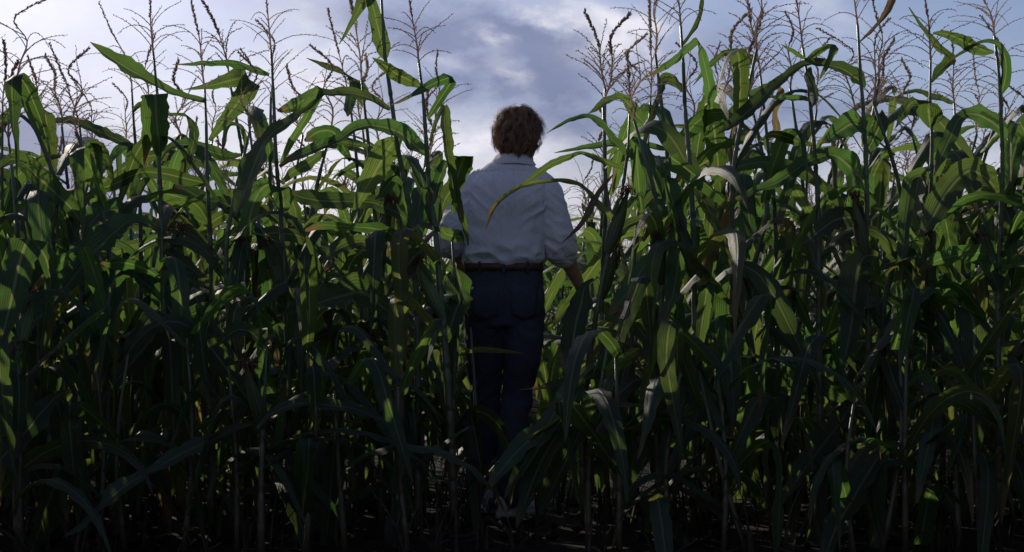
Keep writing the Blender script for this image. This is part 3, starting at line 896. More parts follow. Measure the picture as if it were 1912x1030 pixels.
hero(7.3, [(1262, -45), (1268, 10), (1272, 60), (1275, 120), (1280, 200), (1287, 300), (1293, 400), (1296, 520), (1300, 700), (1303, 1000)], (48, 8, BARE),
     'tall corn plant right of the person with a straight pale stalk and wiry tassel arms', [
     [(1275, 83, 6), (1296, 55, 8), (1308, 28, 8), (1311, 5, 8), (1310, -18, 3)],
     [{'tilt': 20}, (1328, 199, 6), (1326, 175, 23), (1320, 140, 21), (1312, 105, 17), (1304, 76, 14, 60), (1285, 89, 14, 50), (1265, 108, 14), (1240, 125, 12), (1220, 137, 6), (1207, 144, 1)],
     [{'tilt': 20, 'dz': -.25}, (1292, 409, 12, 0), (1274, 417, 40, 0), (1270, 450, 40, 0), (1267, 480, 38, 0), (1262, 515, 34, 5), (1256, 550, 24, 8), (1245, 580, 16, 10), (1236, 607, 4, 10)],
     [{'tilt': 35}, (1290, 380, 6), (1265, 355, 20), (1250, 350, 14), (1240, 370, 10), (1220, 420, 12), (1200, 450, 6)],
     [{'tilt': 25}, (1260, 448, 6), (1235, 468, 20), (1203, 496, 28), (1184, 527, 36), (1163, 556, 32), (1147, 577, 18), (1137, 588, 2)],
     [{'dz': -.4, 'tilt': 25}, (1352, 638, 8), (1332, 658, 30), (1310, 690, 46), (1286, 730, 46), (1263, 775, 34), (1246, 820, 20), (1237, 860, 13), (1231, 907, 1)],
     [{'dz': -.4}, (1150, 890, 6), (1200, 943, 20), (1235, 980, 24), (1265, 1005, 30), (1292, 1038, 10)]], r0=.0165, r1=.00545, ear=[(1.0, 4.0)])
hero(8.0, [(1392, -40), (1400, 30), (1415, 110), (1421, 150), (1428, 210), (1437, 300), (1445, 380), (1450, 480), (1452, 660)], (130, 14, DENSE),
     'corn plant in the right half with a dense brown tassel above two crossing leaves', [
     [(1415, 111, 5), (1395, 105, 16), (1370, 97, 15), (1352, 98, 11), (1338, 109, 11), (1320, 126, 10), (1305, 145, 5), (1293, 160, 1)],
     [{'tilt': 30}, (1452, 150, 8), (1435, 167, 26), (1402, 190, 30), (1370, 215, 27), (1340, 240, 14), (1312, 264, 4)],
     [{'mat': 'dry', 'tilt': 30}, (1437, 262, 6), (1450, 240, 15), (1446, 215, 10), (1452, 190, 13), (1458, 168, 13), (1452, 161, 3)],
     [{'mat': 'dry'}, (1370, 180, 3), (1372, 230, 8), (1362, 265, 7), (1366, 300, 10), (1367, 340, 16), (1362, 380, 14), (1350, 420, 17), (1330, 470, 18), (1315, 520, 15), (1303, 562, 3)],
     [{'tilt': 25, 'dz': -.3}, (1440, 407, 10), (1415, 402, 34, 60), (1392, 425, 50, 35), (1374, 470, 52, 25), (1355, 520, 46, 22), (1338, 560, 28, 22), (1325, 600, 12, 22), (1315, 628, 1, 22)]], ear=[(1.0, 1.0)])
hero(7.3, [(1480, -50), (1487, 0), (1495, 50), (1502, 100), (1508, 150), (1515, 210), (1522, 290), (1528, 400), (1528, 520), (1532, 760)], (88, 11, BARE),
     'corn plant on the right with a bent bright leaf and open tassel on blue sky', [
     [(1506, 111, 5), (1525, 97, 13), (1545, 85, 10), (1560, 85, 16, 30), (1552, 105, 13, 20), (1543, 125, 9), (1529, 152, 1)],
     [{'tilt': 20}, (1513, 125, 6, 0), (1511, 140, 17, 0), (1518, 160, 20, 0), (1521, 183, 15, 0), (1517, 199, 2, 0)],
     [{'tilt': 50}, (1515, 186, 8), (1480, 183, 11), (1440, 181, 6)],
     [(1520, 269, 5), (1495, 266, 12), (1465, 255, 20), (1440, 250, 13), (1418, 263, 3)],
     [(1506, 110, 4), (1490, 100, 8), (1472, 90, 6), (1458, 82, 1)],
     [{'dz': -.35, 'tilt': 22}, (1375, 520, 8), (1360, 545, 42, 0), (1360, 590, 48, 0), (1363, 650, 44, 0), (1366, 710, 36, 0), (1369, 760, 22, 0), (1368, 818, 1, 0)],
     [{'dz': -.3}, (1532, 700, 8), (1560, 730, 30), (1585, 760, 20), (1550, 810, 44, 40), (1510, 862, 40), (1480, 905, 24), (1458, 945, 3)]], r0=.0155, r1=.0054, ear=[(1.02, 2.0)])
hero(7.3, [(1588, -70), (1594, 0), (1600, 60), (1606, 140), (1610, 200), (1615, 280), (1618, 380), (1617, 500), (1620, 640), (1622, 900)], (48, 5, BARE),
     'tall corn plant with a pale dry top leaf curling up against the blue sky', [
     [{'mat': 'dry'}, (1606, 77, 3), (1625, 60, 6), (1645, 38, 8), (1660, 15, 14), (1668, -5, 14), (1675, -28, 4)],
     [{'dz': -.3}, (1615, 162, 5), (1600, 145, 25), (1575, 128, 23), (1545, 120, 16), (1515, 116, 13), (1490, 124, 14), (1465, 145, 16), (1440, 165, 20), (1410, 195, 26), (1380, 220, 24), (1355, 240, 10), (1338, 251, 1)],
     [{'tilt': 25}, (1618, 222, 8), (1610, 232, 34), (1590, 230, 46), (1565, 245, 36), (1545, 261, 14), (1530, 269, 2)],
     [{'tilt': 30}, (1617, 288, 8), (1630, 262, 26), (1642, 235, 30), (1640, 212, 20), (1632, 225, 30, 30), (1622, 250, 26), (1612, 275, 8)],
     [{'dz': -.3, 'tilt': 32}, (1630, 362, 8), (1615, 340, 30), (1595, 318, 38), (1572, 296, 36), (1548, 287, 26), (1510, 300, 26), (1480, 320, 26), (1450, 340, 22), (1420, 350, 14), (1390, 365, 10), (1345, 387, 3)],
     [{'dz': -.35, 'tilt': 22}, (1640, 476, 8), (1615, 478, 34, 60), (1601, 502, 56, 5), (1596, 540, 58, 0), (1592, 580, 48, 2), (1585, 630, 34, 5), (1575, 672, 15, 8), (1564, 702, 1, 8)],
     [(1617, 420, 6), (1590, 405, 34), (1560, 410, 40), (1530, 430, 30), (1500, 455, 6)]], r0=.016, r1=.00545, ear=[(1.03, 3.8)])
hero(7.4, [(1724, -40), (1728, 0), (1733, 46), (1737, 103), (1737, 154), (1739, 200), (1740, 260), (1738, 330), (1738, 430), (1736, 540), (1735, 760)], (112, 14, THIN),
     'corn plant on the right carrying a dark mass of drooping leaves at eye height', [
     [{'tilt': 20}, (1737, 238, 8, 0), (1735, 216, 42, 0), (1731, 190, 38, 5), (1705, 189, 20, 75), (1690, 206, 20), (1680, 225, 8), (1671, 240, 1)],
     [{'tilt': 25}, (1737, 330, 8), (1722, 326, 24, 70), (1702, 335, 28, 10), (1694, 380, 27, 2), (1688, 430, 24, 2), (1685, 480, 18, 2), (1683, 525, 2, 2)],
     [(1697, 13, 2), (1715, 40, 6), (1735, 65, 10), (1755, 90, 16), (1776, 107, 22, 20), (1765, 120, 19, 40), (1750, 135, 16), (1740, 154, 3)],
     [(1735, 460, 6), (1715, 420, 30), (1705, 390, 40), (1712, 350, 34), (1720, 320, 12)],
     [{'dz': -.25, 'tilt': 50}, (1735, 515, 8), (1715, 500, 26), (1690, 480, 32), (1660, 490, 22), (1640, 505, 3)]], r0=.0145, ear=[(1.0, 4.4)])
hero(8.1, [(1776, 60), (1780, 110), (1781, 160), (1785, 220), (1790, 330), (1795, 500)], (192, 12, THIN),
     'corn plant second from the right edge with a fine pale tassel behind the arched leaf', [
     [(1779, 193, 5), (1755, 184, 11), (1730, 175, 12), (1712, 170, 8), (1695, 172, 5), (1675, 180, 3), (1655, 191, 1)],
     [(1785, 300, 6), (1770, 260, 14), (1755, 285, 14), (1745, 320, 4)]])
hero(7.3, [(1830, -45), (1838, 0), (1850, 30), (1857, 80), (1865, 150), (1868, 230), (1870, 330), (1868, 440), (1866, 560), (1864, 800)], (68, 13, BARE),
     'tall corn plant nearest the right picture edge with a hooked top leaf', [
     [(1856, 97, 5), (1840, 95, 16), (1815, 85, 25), (1790, 72, 23), (1765, 63, 14), (1742, 61, 4)],
     [{'tilt': 20, 'dz': -.15}, (1866, 179, 7), (1874, 160, 18), (1879, 130, 19), (1875, 100, 17), (1864, 82, 11), (1845, 76, 7), (1825, 80, 6), (1805, 92, 7), (1785, 105, 5), (1768, 116, 1)],
     [{'tilt': 30, 'dz': -.2}, (1876, 272, 6), (1871, 245, 22), (1850, 225, 36), (1825, 213, 32), (1803, 212, 20), (1788, 225, 24), (1774, 255, 27), (1760, 285, 24), (1750, 310, 9), (1744, 328, 1)],
     [{'tilt': 30, 'dz': -.2}, (1868, 368, 6), (1852, 340, 52, 80), (1815, 316, 44, 75), (1785, 336, 46, 45), (1760, 370, 50, 38), (1740, 405, 40, 35), (1720, 438, 6, 35)],
     [(1870, 362, 6), (1882, 340, 26), (1888, 305, 34), (1897, 268, 36), (1908, 235, 26), (1925, 210, 18)],
     [(1870, 480, 6), (1885, 450, 20), (1897, 415, 26), (1912, 390, 20), (1930, 372, 8)],
     [{'tilt': 40, 'dz': -.25}, (1868, 546, 6), (1855, 515, 40, 20), (1840, 474, 32, 70), (1800, 474, 28), (1765, 480, 32), (1740, 490, 18), (1708, 512, 3)],
     [{'dz': -.4, 'tilt': 20}, (1765, 560, 6), (1785, 570, 40, 40), (1812, 587, 58, 10), (1818, 622, 54, 0), (1818, 662, 42, 0), (1820, 702, 29, 0), (1825, 745, 30, 0), (1830, 792, 20, 0), (1830, 845, 2, 0)],
     [(1867, 410, 5), (1840, 390, 9), (1812, 408, 10), (1780, 412, 6)]], r0=.016, r1=.0054, ear=[(1.0, 2.2)])

# the low plants and leaves nearest the camera
hero(6.75, [(28, 430), (30, 500), (34, 640), (38, 820)], None,
     'dark low corn plant in the bottom left corner under two broad drooping leaves', [
     [{'tilt': 20, 'dz': -.2}, (95, 530, 8), (85, 480, 46, 20), (55, 446, 66, 8), (36, 490, 62, 0), (25, 540, 58, 0), (14, 590, 40, 5), (-2, 650, 6, 8)],
     [{'tilt': 30, 'dz': -.2}, (120, 730, 8), (100, 745, 24), (72, 775, 40), (40, 815, 44), (5, 852, 40), (-35, 895, 10)],
     [{'dz': -.1}, (36, 700, 6), (10, 680, 30), (-30, 690, 30)]], fill=(.1, .8), r0=.013, ear=[(.85, 1.4)])
hero(6.7, [(500, 560), (498, 640), (492, 760), (488, 900)], None,
     'low corn plant at bottom left with a long grey leaf sweeping down to the left', [
     [{'tilt': 35, 'dz': -.2}, (490, 790, 8), (440, 798, 12), (395, 822, 24), (350, 840, 28), (310, 862, 24), (270, 885, 14), (235, 905, 30), (205, 928, 27), (190, 945, 11), (150, 985, 14), (118, 1002, 2)],
     [{'dz': -.15, 'tilt': 45}, (720, 785, 8), (660, 762, 20), (620, 756, 22), (560, 752, 18), (510, 770, 14), (480, 800, 6)],
     [{'dz': .1}, (496, 650, 6), (470, 620, 24), (440, 615, 26), (410, 640, 10)]], fill=(.1, .8), r0=.013, ear=[(.8, 4.0)])
hero(6.8, [(1690, 560), (1692, 640), (1690, 780), (1690, 900)], None,
     'low corn plant at bottom right half lost in the dark under the other leaves', [
     [{'tilt': 35, 'dz': -.2}, (1690, 830, 6), (1655, 835, 20), (1622, 880, 34, 20), (1592, 930, 46, 20), (1562, 980, 44, 20), (1540, 1040, 20, 20)],
     [{'tilt': 30, 'dz': -.2}, (1690, 720, 6), (1725, 700, 24), (1745, 740, 34, 0), (1740, 800, 34, 0), (1725, 870, 26, 5), (1712, 940, 4, 8)],
     [{'dz': -.2, 'tilt': 50}, (1692, 770, 6), (1740, 740, 14), (1800, 755, 16), (1850, 790, 10), (1890, 800, 2)]], fill=(.1, .8), r0=.013)
hero(6.9, [(1148, 560), (1140, 620), (1122, 720), (1100, 860)], None,
     'low corn plant beside the hand of the person with one big pale ear', [
     [{'dz': -.15, 'tilt': 45}, (1122, 690, 8), (1135, 690, 20), (1160, 672, 26), (1185, 655, 16), (1195, 650, 3)],
     [{'dz': -.2, 'tilt': 40}, (1110, 680, 6), (1080, 700, 20), (1050, 745, 30), (1018, 800, 32), (985, 850, 28), (962, 890, 18), (942, 930, 2)],
     [{'dz': -.2, 'tilt': 40}, (1090, 700, 6), (1075, 740, 30), (1045, 800, 42), (1010, 860, 40), (985, 920, 30), (965, 985, 4)],
     [{'dz': -.1}, (1110, 790, 6), (1085, 800, 34), (1060, 850, 40), (1035, 900, 34), (1010, 960, 8)],
     [{'dz': -.25, 'tilt': 40}, (1095, 780, 6), (1060, 785, 24), (1015, 800, 34), (972, 835, 36), (935, 878, 26), (904, 920, 2)],
     [{'dz': -.1}, (1118, 740, 6), (1150, 760, 24), (1165, 810, 34), (1160, 870, 30), (1150, 930, 6)]], fill=(.1, .6), r0=.013, ear=[(.72, .6, 1.25)])


# ------------------------------------------------------------------ the person, seen from behind, walking into the corn
PY = 8.0


def baked(o, *mods):
    """apply modifiers to a temporary object and return the resulting mesh"""
    for typ, kw in mods:
        m = o.modifiers.new('m', typ)
        for k, v in kw.items(): setattr(m, k, v)
    dg = bpy.context.evaluated_depsgraph_get()
    me = bpy.data.meshes.new_from_object(o.evaluated_get(dg))
    bpy.data.objects.remove(o)
    return me


def fused(geo, name, mat, voxel, smooth_it, smooth_f=.5):
    o = link(name, geo.mesh(name, mat))
    bpy.context.view_layer.update()
    me = baked(o, ('REMESH', dict(mode='VOXEL', voxel_size=voxel)), ('SMOOTH', dict(iterations=smooth_it, factor=smooth_f)))
    me.name = name
    if not me.materials: me.materials.append(mat)
    me.polygons.foreach_set('use_smooth', np.full(len(me.polygons), True))
    return me


def rings(geo, rows, n=40, p=2.3):
    """closed trunk of superelliptic rings (z, centre x, half width, half depth, centre y)"""
    rows = crspline(np.array(rows, float), 4, .45)
    a = np.arange(n) * 2 * math.pi / n
    P = []
    for z, cx, rx, ry, cy in rows:
        c, s = np.cos(a), np.sin(a)
        P.append(np.stack([cx + rx * np.sign(c) * abs(c) ** (2 / p), cy + ry * np.sign(s) * abs(s) ** (2 / p), np.full(n, z)], 1))
    P = np.array(P)
    b = geo.n
    geo.grid(P, wrap=True)
    geo.f.append(tuple(b + i for i in range(n))[::-1]); geo.mi.append(0)
    geo.f.append(tuple(b + (len(P) - 1) * n + i for i in range(n))); geo.mi.append(0)


def limb(geo, pts, rad, sides=16, k=5):
    q = crspline(np.array([list(p) + [r] for p, r in zip(pts, rad)], float), k, .45)
    # rounded ends
    P, Rr = q[:, :3], q[:, 3]
    d0 = P[0] - P[1]; d0 /= np.linalg.norm(d0); d1 = P[-1] - P[-2]; d1 /= np.linalg.norm(d1)
    pre = [(P[0] + d0 * Rr[0] * math.sin(t), Rr[0] * math.cos(t)) for t in (1.45, 1.1, .7, .35)]
    post = [(P[-1] + d1 * Rr[-1] * math.sin(t), Rr[-1] * math.cos(t)) for t in (.35, .7, 1.1, 1.45)]
    P = np.array([a for a, _ in pre] + list(P) + [a for a, _ in post])
    Rr = np.array([b for _, b in pre] + list(Rr) + [b for _, b in post])
    geo.tube(P, Rr, sides)


def ball(geo, c, r, n=14):
    a = np.arange(2 * n) * math.pi / n
    P = []
    for i in range(n + 1):
        t = -math.pi / 2 + math.pi * min(max(i / n, .01), .99)
        P.append(np.stack([c[0] + r[0] * math.cos(t) * np.cos(a), c[1] + r[1] * math.cos(t) * np.sin(a), np.full(2 * n, c[2] + r[2] * math.sin(t))], 1))
    b = geo.n
    geo.grid(np.array(P), wrap=True)
    geo.f.append(tuple(b + i for i in range(2 * n))[::-1]); geo.mi.append(0)
    geo.f.append(tuple(b + n * 2 * n + i for i in range(2 * n))); geo.mi.append(0)


HC = np.array((.033, .012, 1.684))                    # centre of the skull
HROT = Matrix.Rotation(R(-32), 3, 'Z') @ Matrix.Rotation(R(-7), 3, 'X')


def head_pt(x, y, z):
    return np.array(HROT @ Vector((x, y, z))) + HC


SH_R, EL_R, WR_R = (.138, .0, 1.470), (.212, -.030, 1.215), (.300, .105, 1.035)
SH_L, EL_L, WR_L = (-.172, .0, 1.470), (-.268, -.025, 1.235), (-.235, .200, 1.14)


def hand(g, wrist, fwd, side, nrm, flip):
    """palm, four unequal bent fingers and a thumb leaving the side of the palm"""
    w, f, s, n = (np.array(v, float) for v in (wrist, fwd, side, nrm))
    for k in range(4):                                   # palm as four rays
        o = (k - 1.5) * .019
        limb(g, [w + s * o * .5, w + f * .045 + s * o * .85, w + f * (.092 - .004 * abs(k - 1.2)) + s * o], [.017, .0145, .0115], 10, 3)
    for k, ln in enumerate((.072, .080, .074, .058)):
        o = (k - 1.5) * .0205
        b = w + f * (.090 - .004 * abs(k - 1.2)) + s * o
        d1 = f * .93 + n * .35 + s * o * 1.5; d2 = f * .7 + n * .7; d3 = f * .35 + n * .93
        p1 = b + d1 * ln * .45; p2 = p1 + d2 * ln * .32; p3 = p2 + d3 * ln * .26
        limb(g, [b, p1, p2, p3], [.0098, .0090, .0082, .0068], 10, 3)
    t0 = w + f * .025 - s * .026 * flip
    limb(g, [t0, t0 + f * .028 - s * .026 * flip + n * .012, t0 + f * .058 - s * .034 * flip + n * .026, t0 + f * .082 - s * .032 * flip + n * .036], [.016, .0125, .0105, .008], 10, 3)


def unit(v): return np.array(v, float) / np.linalg.norm(v)


def build_person():
    root = link('person', None, loc=(0, PY, 0))
    tag(root, 'person seen from behind in white shirt and blue jeans wading into the corn', 'person')
    # ---- body
    g = Geo()
    rings(g, [(.86, -.035, .13, .09, .0), (1.0, -.037, .150, .095, 0), (1.12, -.037, .145, .09, .0), (1.30, -.028, .150, .095, .0), (1.42, -.020, .16, .10, .0), (1.49, -.015, .150, .085, .0), (1.535, -.006, .09, .065, 0), (1.56, 0, .06, .055, 0)])
    limb(g, [(-.004, .0, 1.50), (.004, .0, 1.575), (.018, .006, 1.65)], [.062, .056, .056])
    for sh, el, wr in ((SH_R, EL_R, WR_R), (SH_L, EL_L, WR_L)):
        limb(g, [sh, tuple((np.array(sh) + el) / 2), el], [.055, .048, .041])
        m = np.array(el) * .65 + np.array(wr) * .35
        limb(g, [el, tuple(m), wr], [.042, .041, .026])
    fr = unit(np.array(WR_R) - EL_R); sr = unit(np.cross(fr, (.3, .8, .2)))
    fr2 = unit(fr * .75 + np.array((.25, .25, -.35)))
    sr = unit(np.array((.35, -.75, .1)) - fr2 * (np.array((.35, -.75, .1)) @ fr2))
    hand(g, WR_R, fr2, sr, np.cross(sr, fr2) * (1 if np.cross(sr, fr2)[0] < 0 else -1), -1)
    fl = unit(np.array(WR_L) - EL_L)
    sl = unit(np.array((-.6, -.3, .6)) - fl * (np.array((-.6, -.3, .6)) @ fl))
    nl = np.cross(sl, fl); hand(g, WR_L, fl, sl, nl * (1 if nl[2] < 0 else -1), 1)
    legs = [[(.045, .0, .93), (.042, -.01, .72), (.022, .015, .52), (-.004, -.055, .30), (-.022, -.100, .085)],
            [(-.112, .0, .93), (-.118, .05, .73), (-.118, .10, .53), (-.108, .10, .30), (-.100, .105, .085)]]
    for L in legs: limb(g, L, [.080, .070, .054, .050, .036])
    for a, yaw in (((-.022, -.10, .05), -38), ((-.10, .105, .05), 4)):
        d = np.array((-math.sin(R(yaw)), math.cos(R(yaw)), 0)) * np.array((1, 1, 1))
        limb(g, [np.array(a) - d * .03, np.array(a) + d * .08 + (0, 0, -.012), np.array(a) + d * .15 + (0, 0, -.022)], [.034, .034, .026])
    # head: cranium, face, jaw, nose, brows, lips, ears
    hb = Geo()
    ball(hb, (0, -.012, .018), (.074, .094, .098))
    ball(hb, (0, .028, -.035), (.060, .066, .085))
    limb(hb, [(-.048, .0, -.07), (-.022, .062, -.100), (0, .078, -.104), (.022, .062, -.100), (.048, .0, -.07)], [.022, .020, .021, .020, .022])
    limb(hb, [(0, .088, .005), (0, .108, -.030), (0, .098, -.040)], [.010, .014, .012], 10, 3)
    for s in (-1, 1):
        ball(hb, (s * .013, .095, -.040), (.009, .010, .008), 8)
        limb(hb, [(s * .012, .088, .017), (s * .032, .085, .021), (s * .050, .070, .014)], [.008, .008, .007], 8, 3)
        ball(hb, (s * .031, .078, .003), (.012, .010, .009), 8)
        ball(hb, (s * .042, .062, -.028), (.022, .022, .018), 8)
        ball(hb, (s * .075, -.012, -.012), (.008, .019, .031), 10)
        ball(hb, (s * .080, -.020, -.006), (.006, .012, .022), 8)
        limb(hb, [(s * .0, .094, -.066), (s * .014, .091, -.066), (s * .025, .083, -.067)], [.006, .006, .004], 8, 3)
        limb(hb, [(s * .0, .092, -.077), (s * .013, .089, -.077), (s * .022, .082, -.075)], [.007, .006, .004], 8, 3)
    hv = np.concatenate(hb.v)
    hv = np.array([head_pt(*p) for p in hv])
    g.add(hv, hb.f)
    body = link('body', fused(g, 'body', M_SKIN, .0042, 4), root)
    for s in (-1, 1):
        ge, gi = Geo(), Geo()
        ball(ge, head_pt(s * .030, .0805, .003), (.0105, .0105, .0075), 8)
        link('eye', ge.mesh('eye', M_SOLE), body)
        ball(gi, head_pt(s * .029, .0895, .003), (.0045, .0032, .0045), 6)
        link('iris', gi.mesh('iris', M_BELT), body)
    # ---- trousers
    g = Geo()
    rings(g, [(.84, -.036, .15, .105, .0), (.90, -.034, .174, .118, -.005), (.97, -.032, .179, .124, -.010), (1.05, -.034, .173, .116, -.004), (1.115, -.037, .169, .108, .0)], p=2.4)
    ball(g, (.048, -.048, .945), (.094, .080, .115)); ball(g, (-.120, -.046, .945), (.094, .080, .115))
    limb(g, [(.050, .0, .90), (.046, -.012, .72), (.024, .012, .53), (-.002, -.055, .30), (-.020, -.100, .10)], [.102, .088, .070, .066, .068])
    limb(g, [(-.118, .0, .90), (-.122, .05, .72), (-.120, .098, .53), (-.108, .10, .30), (-.100, .105, .10)], [.102, .088, .070, .066, .066])
    me = fused(g, 'trousers', M_JEANS, .007, 22)
    V = np.empty(len(me.vertices) * 3); me.vertices.foreach_get('co', V); V = V.reshape(-1, 3)
    N = np.empty(len(me.vertices) * 3); me.vertices.foreach_get('normal', N); N = N.reshape(-1, 3)
    D = np.zeros(len(V))
    for i, (x, y, z) in enumerate(V):
        s = x * (1 if x > -.035 else -1)
        w = noise.noise((x * 7, y * 7, z * 20 + abs(x + .035) * 24)) * .5 + noise.noise((x * 20, y * 20, z * 30)) * .25
        amp = .004 + .006 * math.exp(-((z - .52) / .10) ** 2) + .006 * math.exp(-((z - .84) / .06) ** 2) + .008 * math.exp(-((z - .14) / .09) ** 2)
        D[i] = w * amp * 2 - (.006 * math.exp(-((x + .036) / .005) ** 2) if z > .86 and y < 0 else 0)
    V += N * D[:, None]
    me.vertices.foreach_set('co', V.ravel()); me.update()
    jeans = link('trousers', me, root)
    bvh = BVHTree.FromPolygons([Vector(v) for v in V], [tuple(p.vertices) for p in me.polygons])

    def stick(x, z, off):
        h = bvh.ray_cast(Vector((x, -1, z)), Vector((0, 1, 0)))
        return None if h[0] is None else np.array(h[0]) + np.array(h[1]) * off
    for cx, sg in ((.052, 1), (-.118, -1)):              # back pockets, five sided
        g = Geo(); n = 9
        P = np.zeros((n, n, 3))
        for i in range(n):
            for j in range(n):
                a, b = j / (n - 1) * 2 - 1, i / (n - 1)
                x = cx + a * (.062 - .010 * b); z = 1.015 - .125 * b - (.022 * (1 - abs(a)) if b > .5 else 0) * (b - .5) * 2
                q = stick(x, z, .0018)
                P[i, j] = q if q is not None else (x, -.1, z)
        g.grid(P)
        o = link('back_pocket', g.mesh('back_pocket', M_JEANS), jeans)
        sm = o.modifiers.new('thick', 'SOLIDIFY'); sm.thickness = .0015
    # ---- belt with loops
    a = np.arange(60) * 2 * math.pi / 60
    P = []
    for z, o in ((1.088, .0), (1.088, .0065), (1.104, .008), (1.121, .0065), (1.121, .0)):
        c, s = np.cos(a), np.sin(a)
        P.append(np.stack([-.037 + (.172 + o) * np.sign(c) * abs(c) ** (2 / 2.4), (.112 + o) * np.sign(s) * abs(s) ** (2 / 2.4), np.full(60, z)], 1))
    belt = link('belt', Geo().grid(np.array(P), wrap=True).mesh('belt', M_BELT), root)
    for ang in (-90, -58, -122, -20, -160):
        c, s = math.cos(R(ang)), math.sin(R(ang))
        x = -.037 + .1795 * math.copysign(abs(c) ** (2 / 2.4), c); y = .1205 * math.copysign(abs(s) ** (2 / 2.4), s)
        t = np.array((-s, c, 0)) * .006; nn = np.array((c, s, 0)) * .003
        B = [np.array((x, y, z)) for z in (1.078, 1.128)]
        v = [B[0] - t, B[0] + t, B[1] + t, B[1] - t, B[0] - t + nn, B[0] + t + nn, B[1] + t + nn, B[1] - t + nn]
        link('belt_loop', Geo().add(v, [(4, 5, 6, 7), (0, 1, 5, 4), (1, 2, 6, 5), (2, 3, 7, 6), (3, 0, 4, 7)]).mesh('belt_loop', M_JEANS, False), belt)
    # ---- shirt
    g = Geo()
    rings(g, [(1.085, -.038, .158, .100, 0), (1.115, -.038, .170, .110, 0), (1.145, -.038, .178, .118, -.004), (1.20, -.036, .180, .120, -.008), (1.30, -.029, .181, .118, -.006), (1.40, -.022, .184, .118, -.006),
              (1.47, -.017, .184, .110, -.004), (1.515, -.013, .158, .094, .0), (1.55, -.008, .118, .078, .002), (1.575, -.002, .080, .066, .004), (1.588, .0, .066, .061, .005)], p=2.35)
    limb(g, [(.108, .0, 1.478), (.150, -.004, 1.425), (.186, -.018, 1.32), (.214, -.030, 1.222), (.228, -.006, 1.165)], [.066, .073, .068, .064, .056], 18)
    limb(g, [(-.142, .0, 1.478), (-.184, -.004, 1.425), (-.235, -.014, 1.33), (-.270, -.024, 1.240), (-.268, .035, 1.205)], [.066, .071, .065, .060, .054], 18)
    me = fused(g, 'shirt', M_SHIRT, .0046, 10)
    V = np.empty(len(me.vertices) * 3); me.vertices.foreach_get('co', V); V = V.reshape(-1, 3)
    N = np.empty(len(me.vertices) * 3); me.vertices.foreach_get('normal', N); N = N.reshape(-1, 3)
    D = np.zeros(len(V))

    def ridge(p): return 1 - 2 * abs(noise.noise(p))
    for i, (x, y, z) in enumerate(V):
        arm_r = x > .150 + (z < 1.40) * .004 - max(0, 1.40 - z) * .0 and z < 1.45
        d = 0.0
        if y < .03 or True:
            # gathers falling from the yoke
            f = max(0, min(1, (1.53 - z) / .05)) * max(0, min(1, (z - 1.14) / .2))
            d += f * .011 * ridge((x * 13 + 3 * noise.noise((x * 3, y * 3, z * 3)), y * 4, z * 2.4))
            # blousing over the belt
            f = math.exp(-((z - 1.155) / .055) ** 2)
            d += f * (.015 * ridge((x * 9, y * 9, z * 15 + x * 5)) + .009 * noise.noise((x * 25, y * 25, z * 22)))
            # creases pulling to the armpits
            for ax in (.155, -.187):
                r2 = (x - ax) ** 2 + (z - 1.37) ** 2
                f = math.exp(-r2 / .010)
                d += f * .015 * ridge((z * 20 + abs(x - ax) * 16, x * 5, 2.0))
            # elbows
            for ex, ez in ((.215, 1.20), (-.27, 1.23)):
                f = math.exp(-((x - ex) ** 2 + (z - ez) ** 2) / .006)
                d += f * .014 * ridge((z * 22 + x * 10, x * 12, y * 8))
            d += .004 * noise.noise((x * 22, y * 22, z * 14)) + .005 * noise.noise((x * 8, y * 8, z * 6))
        if y < 0 and abs(x + .01) < .17:
            yl = 1.533 - .5 * (x + .01) ** 2
            d -= .0060 * math.exp(-((z - yl) / .0045) ** 2) - .002 * (z > yl)
            if z < yl:                                   # box pleat below the yoke
                for o in (-.020, .020):
                    d -= .0060 * math.exp(-((x + .010 - o * (1 + (1.53 - z))) / .004) ** 2) * max(0, 1 - (1.53 - z) / .3)
        for sx, sg in ((.137, 1), (-.169, -1)):          # sleeve seams
            if z > 1.40: d -= .0045 * math.exp(-(((x - sx) - sg * (1.47 - z) * .12) / .005) ** 2)
        D[i] = d
    V += N * D[:, None]
    me.vertices.foreach_set('co', V.ravel()); me.update()
    shirt = link('shirt', me, root)
    # turned down collar
    n = 48
    a = np.arange(n) * 2 * math.pi / n
    P = []
    for z, rx, ry, tilt in ((1.565, .072, .066, 0), (1.597, .066, .062, .0), (1.606, .0655, .062, 0), (1.610, .069, .065, 0), (1.604, .077, .071, 0), (1.586, .090, .081, .0), (1.563, .106, .090, 0), (1.560, .104, .088, 0), (1.584, .086, .078, 0)):
        c, s = np.cos(a), np.sin(a)
        P.append(np.stack([.002 + rx * c, .004 + ry * s, z - .012 * (s > 0) * s + .003 * np.sin(a * 3)], 1))
    link('collar', Geo().grid(np.array(P), wrap=True).mesh('collar', M_SHIRT), shirt)
    # rolled cuffs
    for c0, ax, r0 in (((.229, -.004, 1.160), unit((.10, .30, -.80)), .058), ((-.268, .040, 1.203), unit((.05, .8, -.35)), .055)):
        s = unit(np.cross(ax, (0, 1, .3))); q = np.cross(s, ax)
        P = []
        rr = np.random.RandomState(3)
        for t, k in ((-.024, .97), (-.022, 1.06), (-.006, 1.10), (.012, 1.09), (.020, 1.03), (.018, .90), (-.004, .86)):
            w = 1 + .05 * np.sin(a * 3 + t * 60) + .03 * np.sin(a * 7 + t * 90)
            P.append(np.array(c0) + ax * t + r0 * k * w[:, None] * (np.cos(a)[:, None] * s + np.sin(a)[:, None] * q) + ax * (.006 * np.sin(a * 2 + 1))[:, None])
        link('cuff', Geo().grid(np.array(P), wrap=True).mesh('cuff', M_SHIRT), shirt)
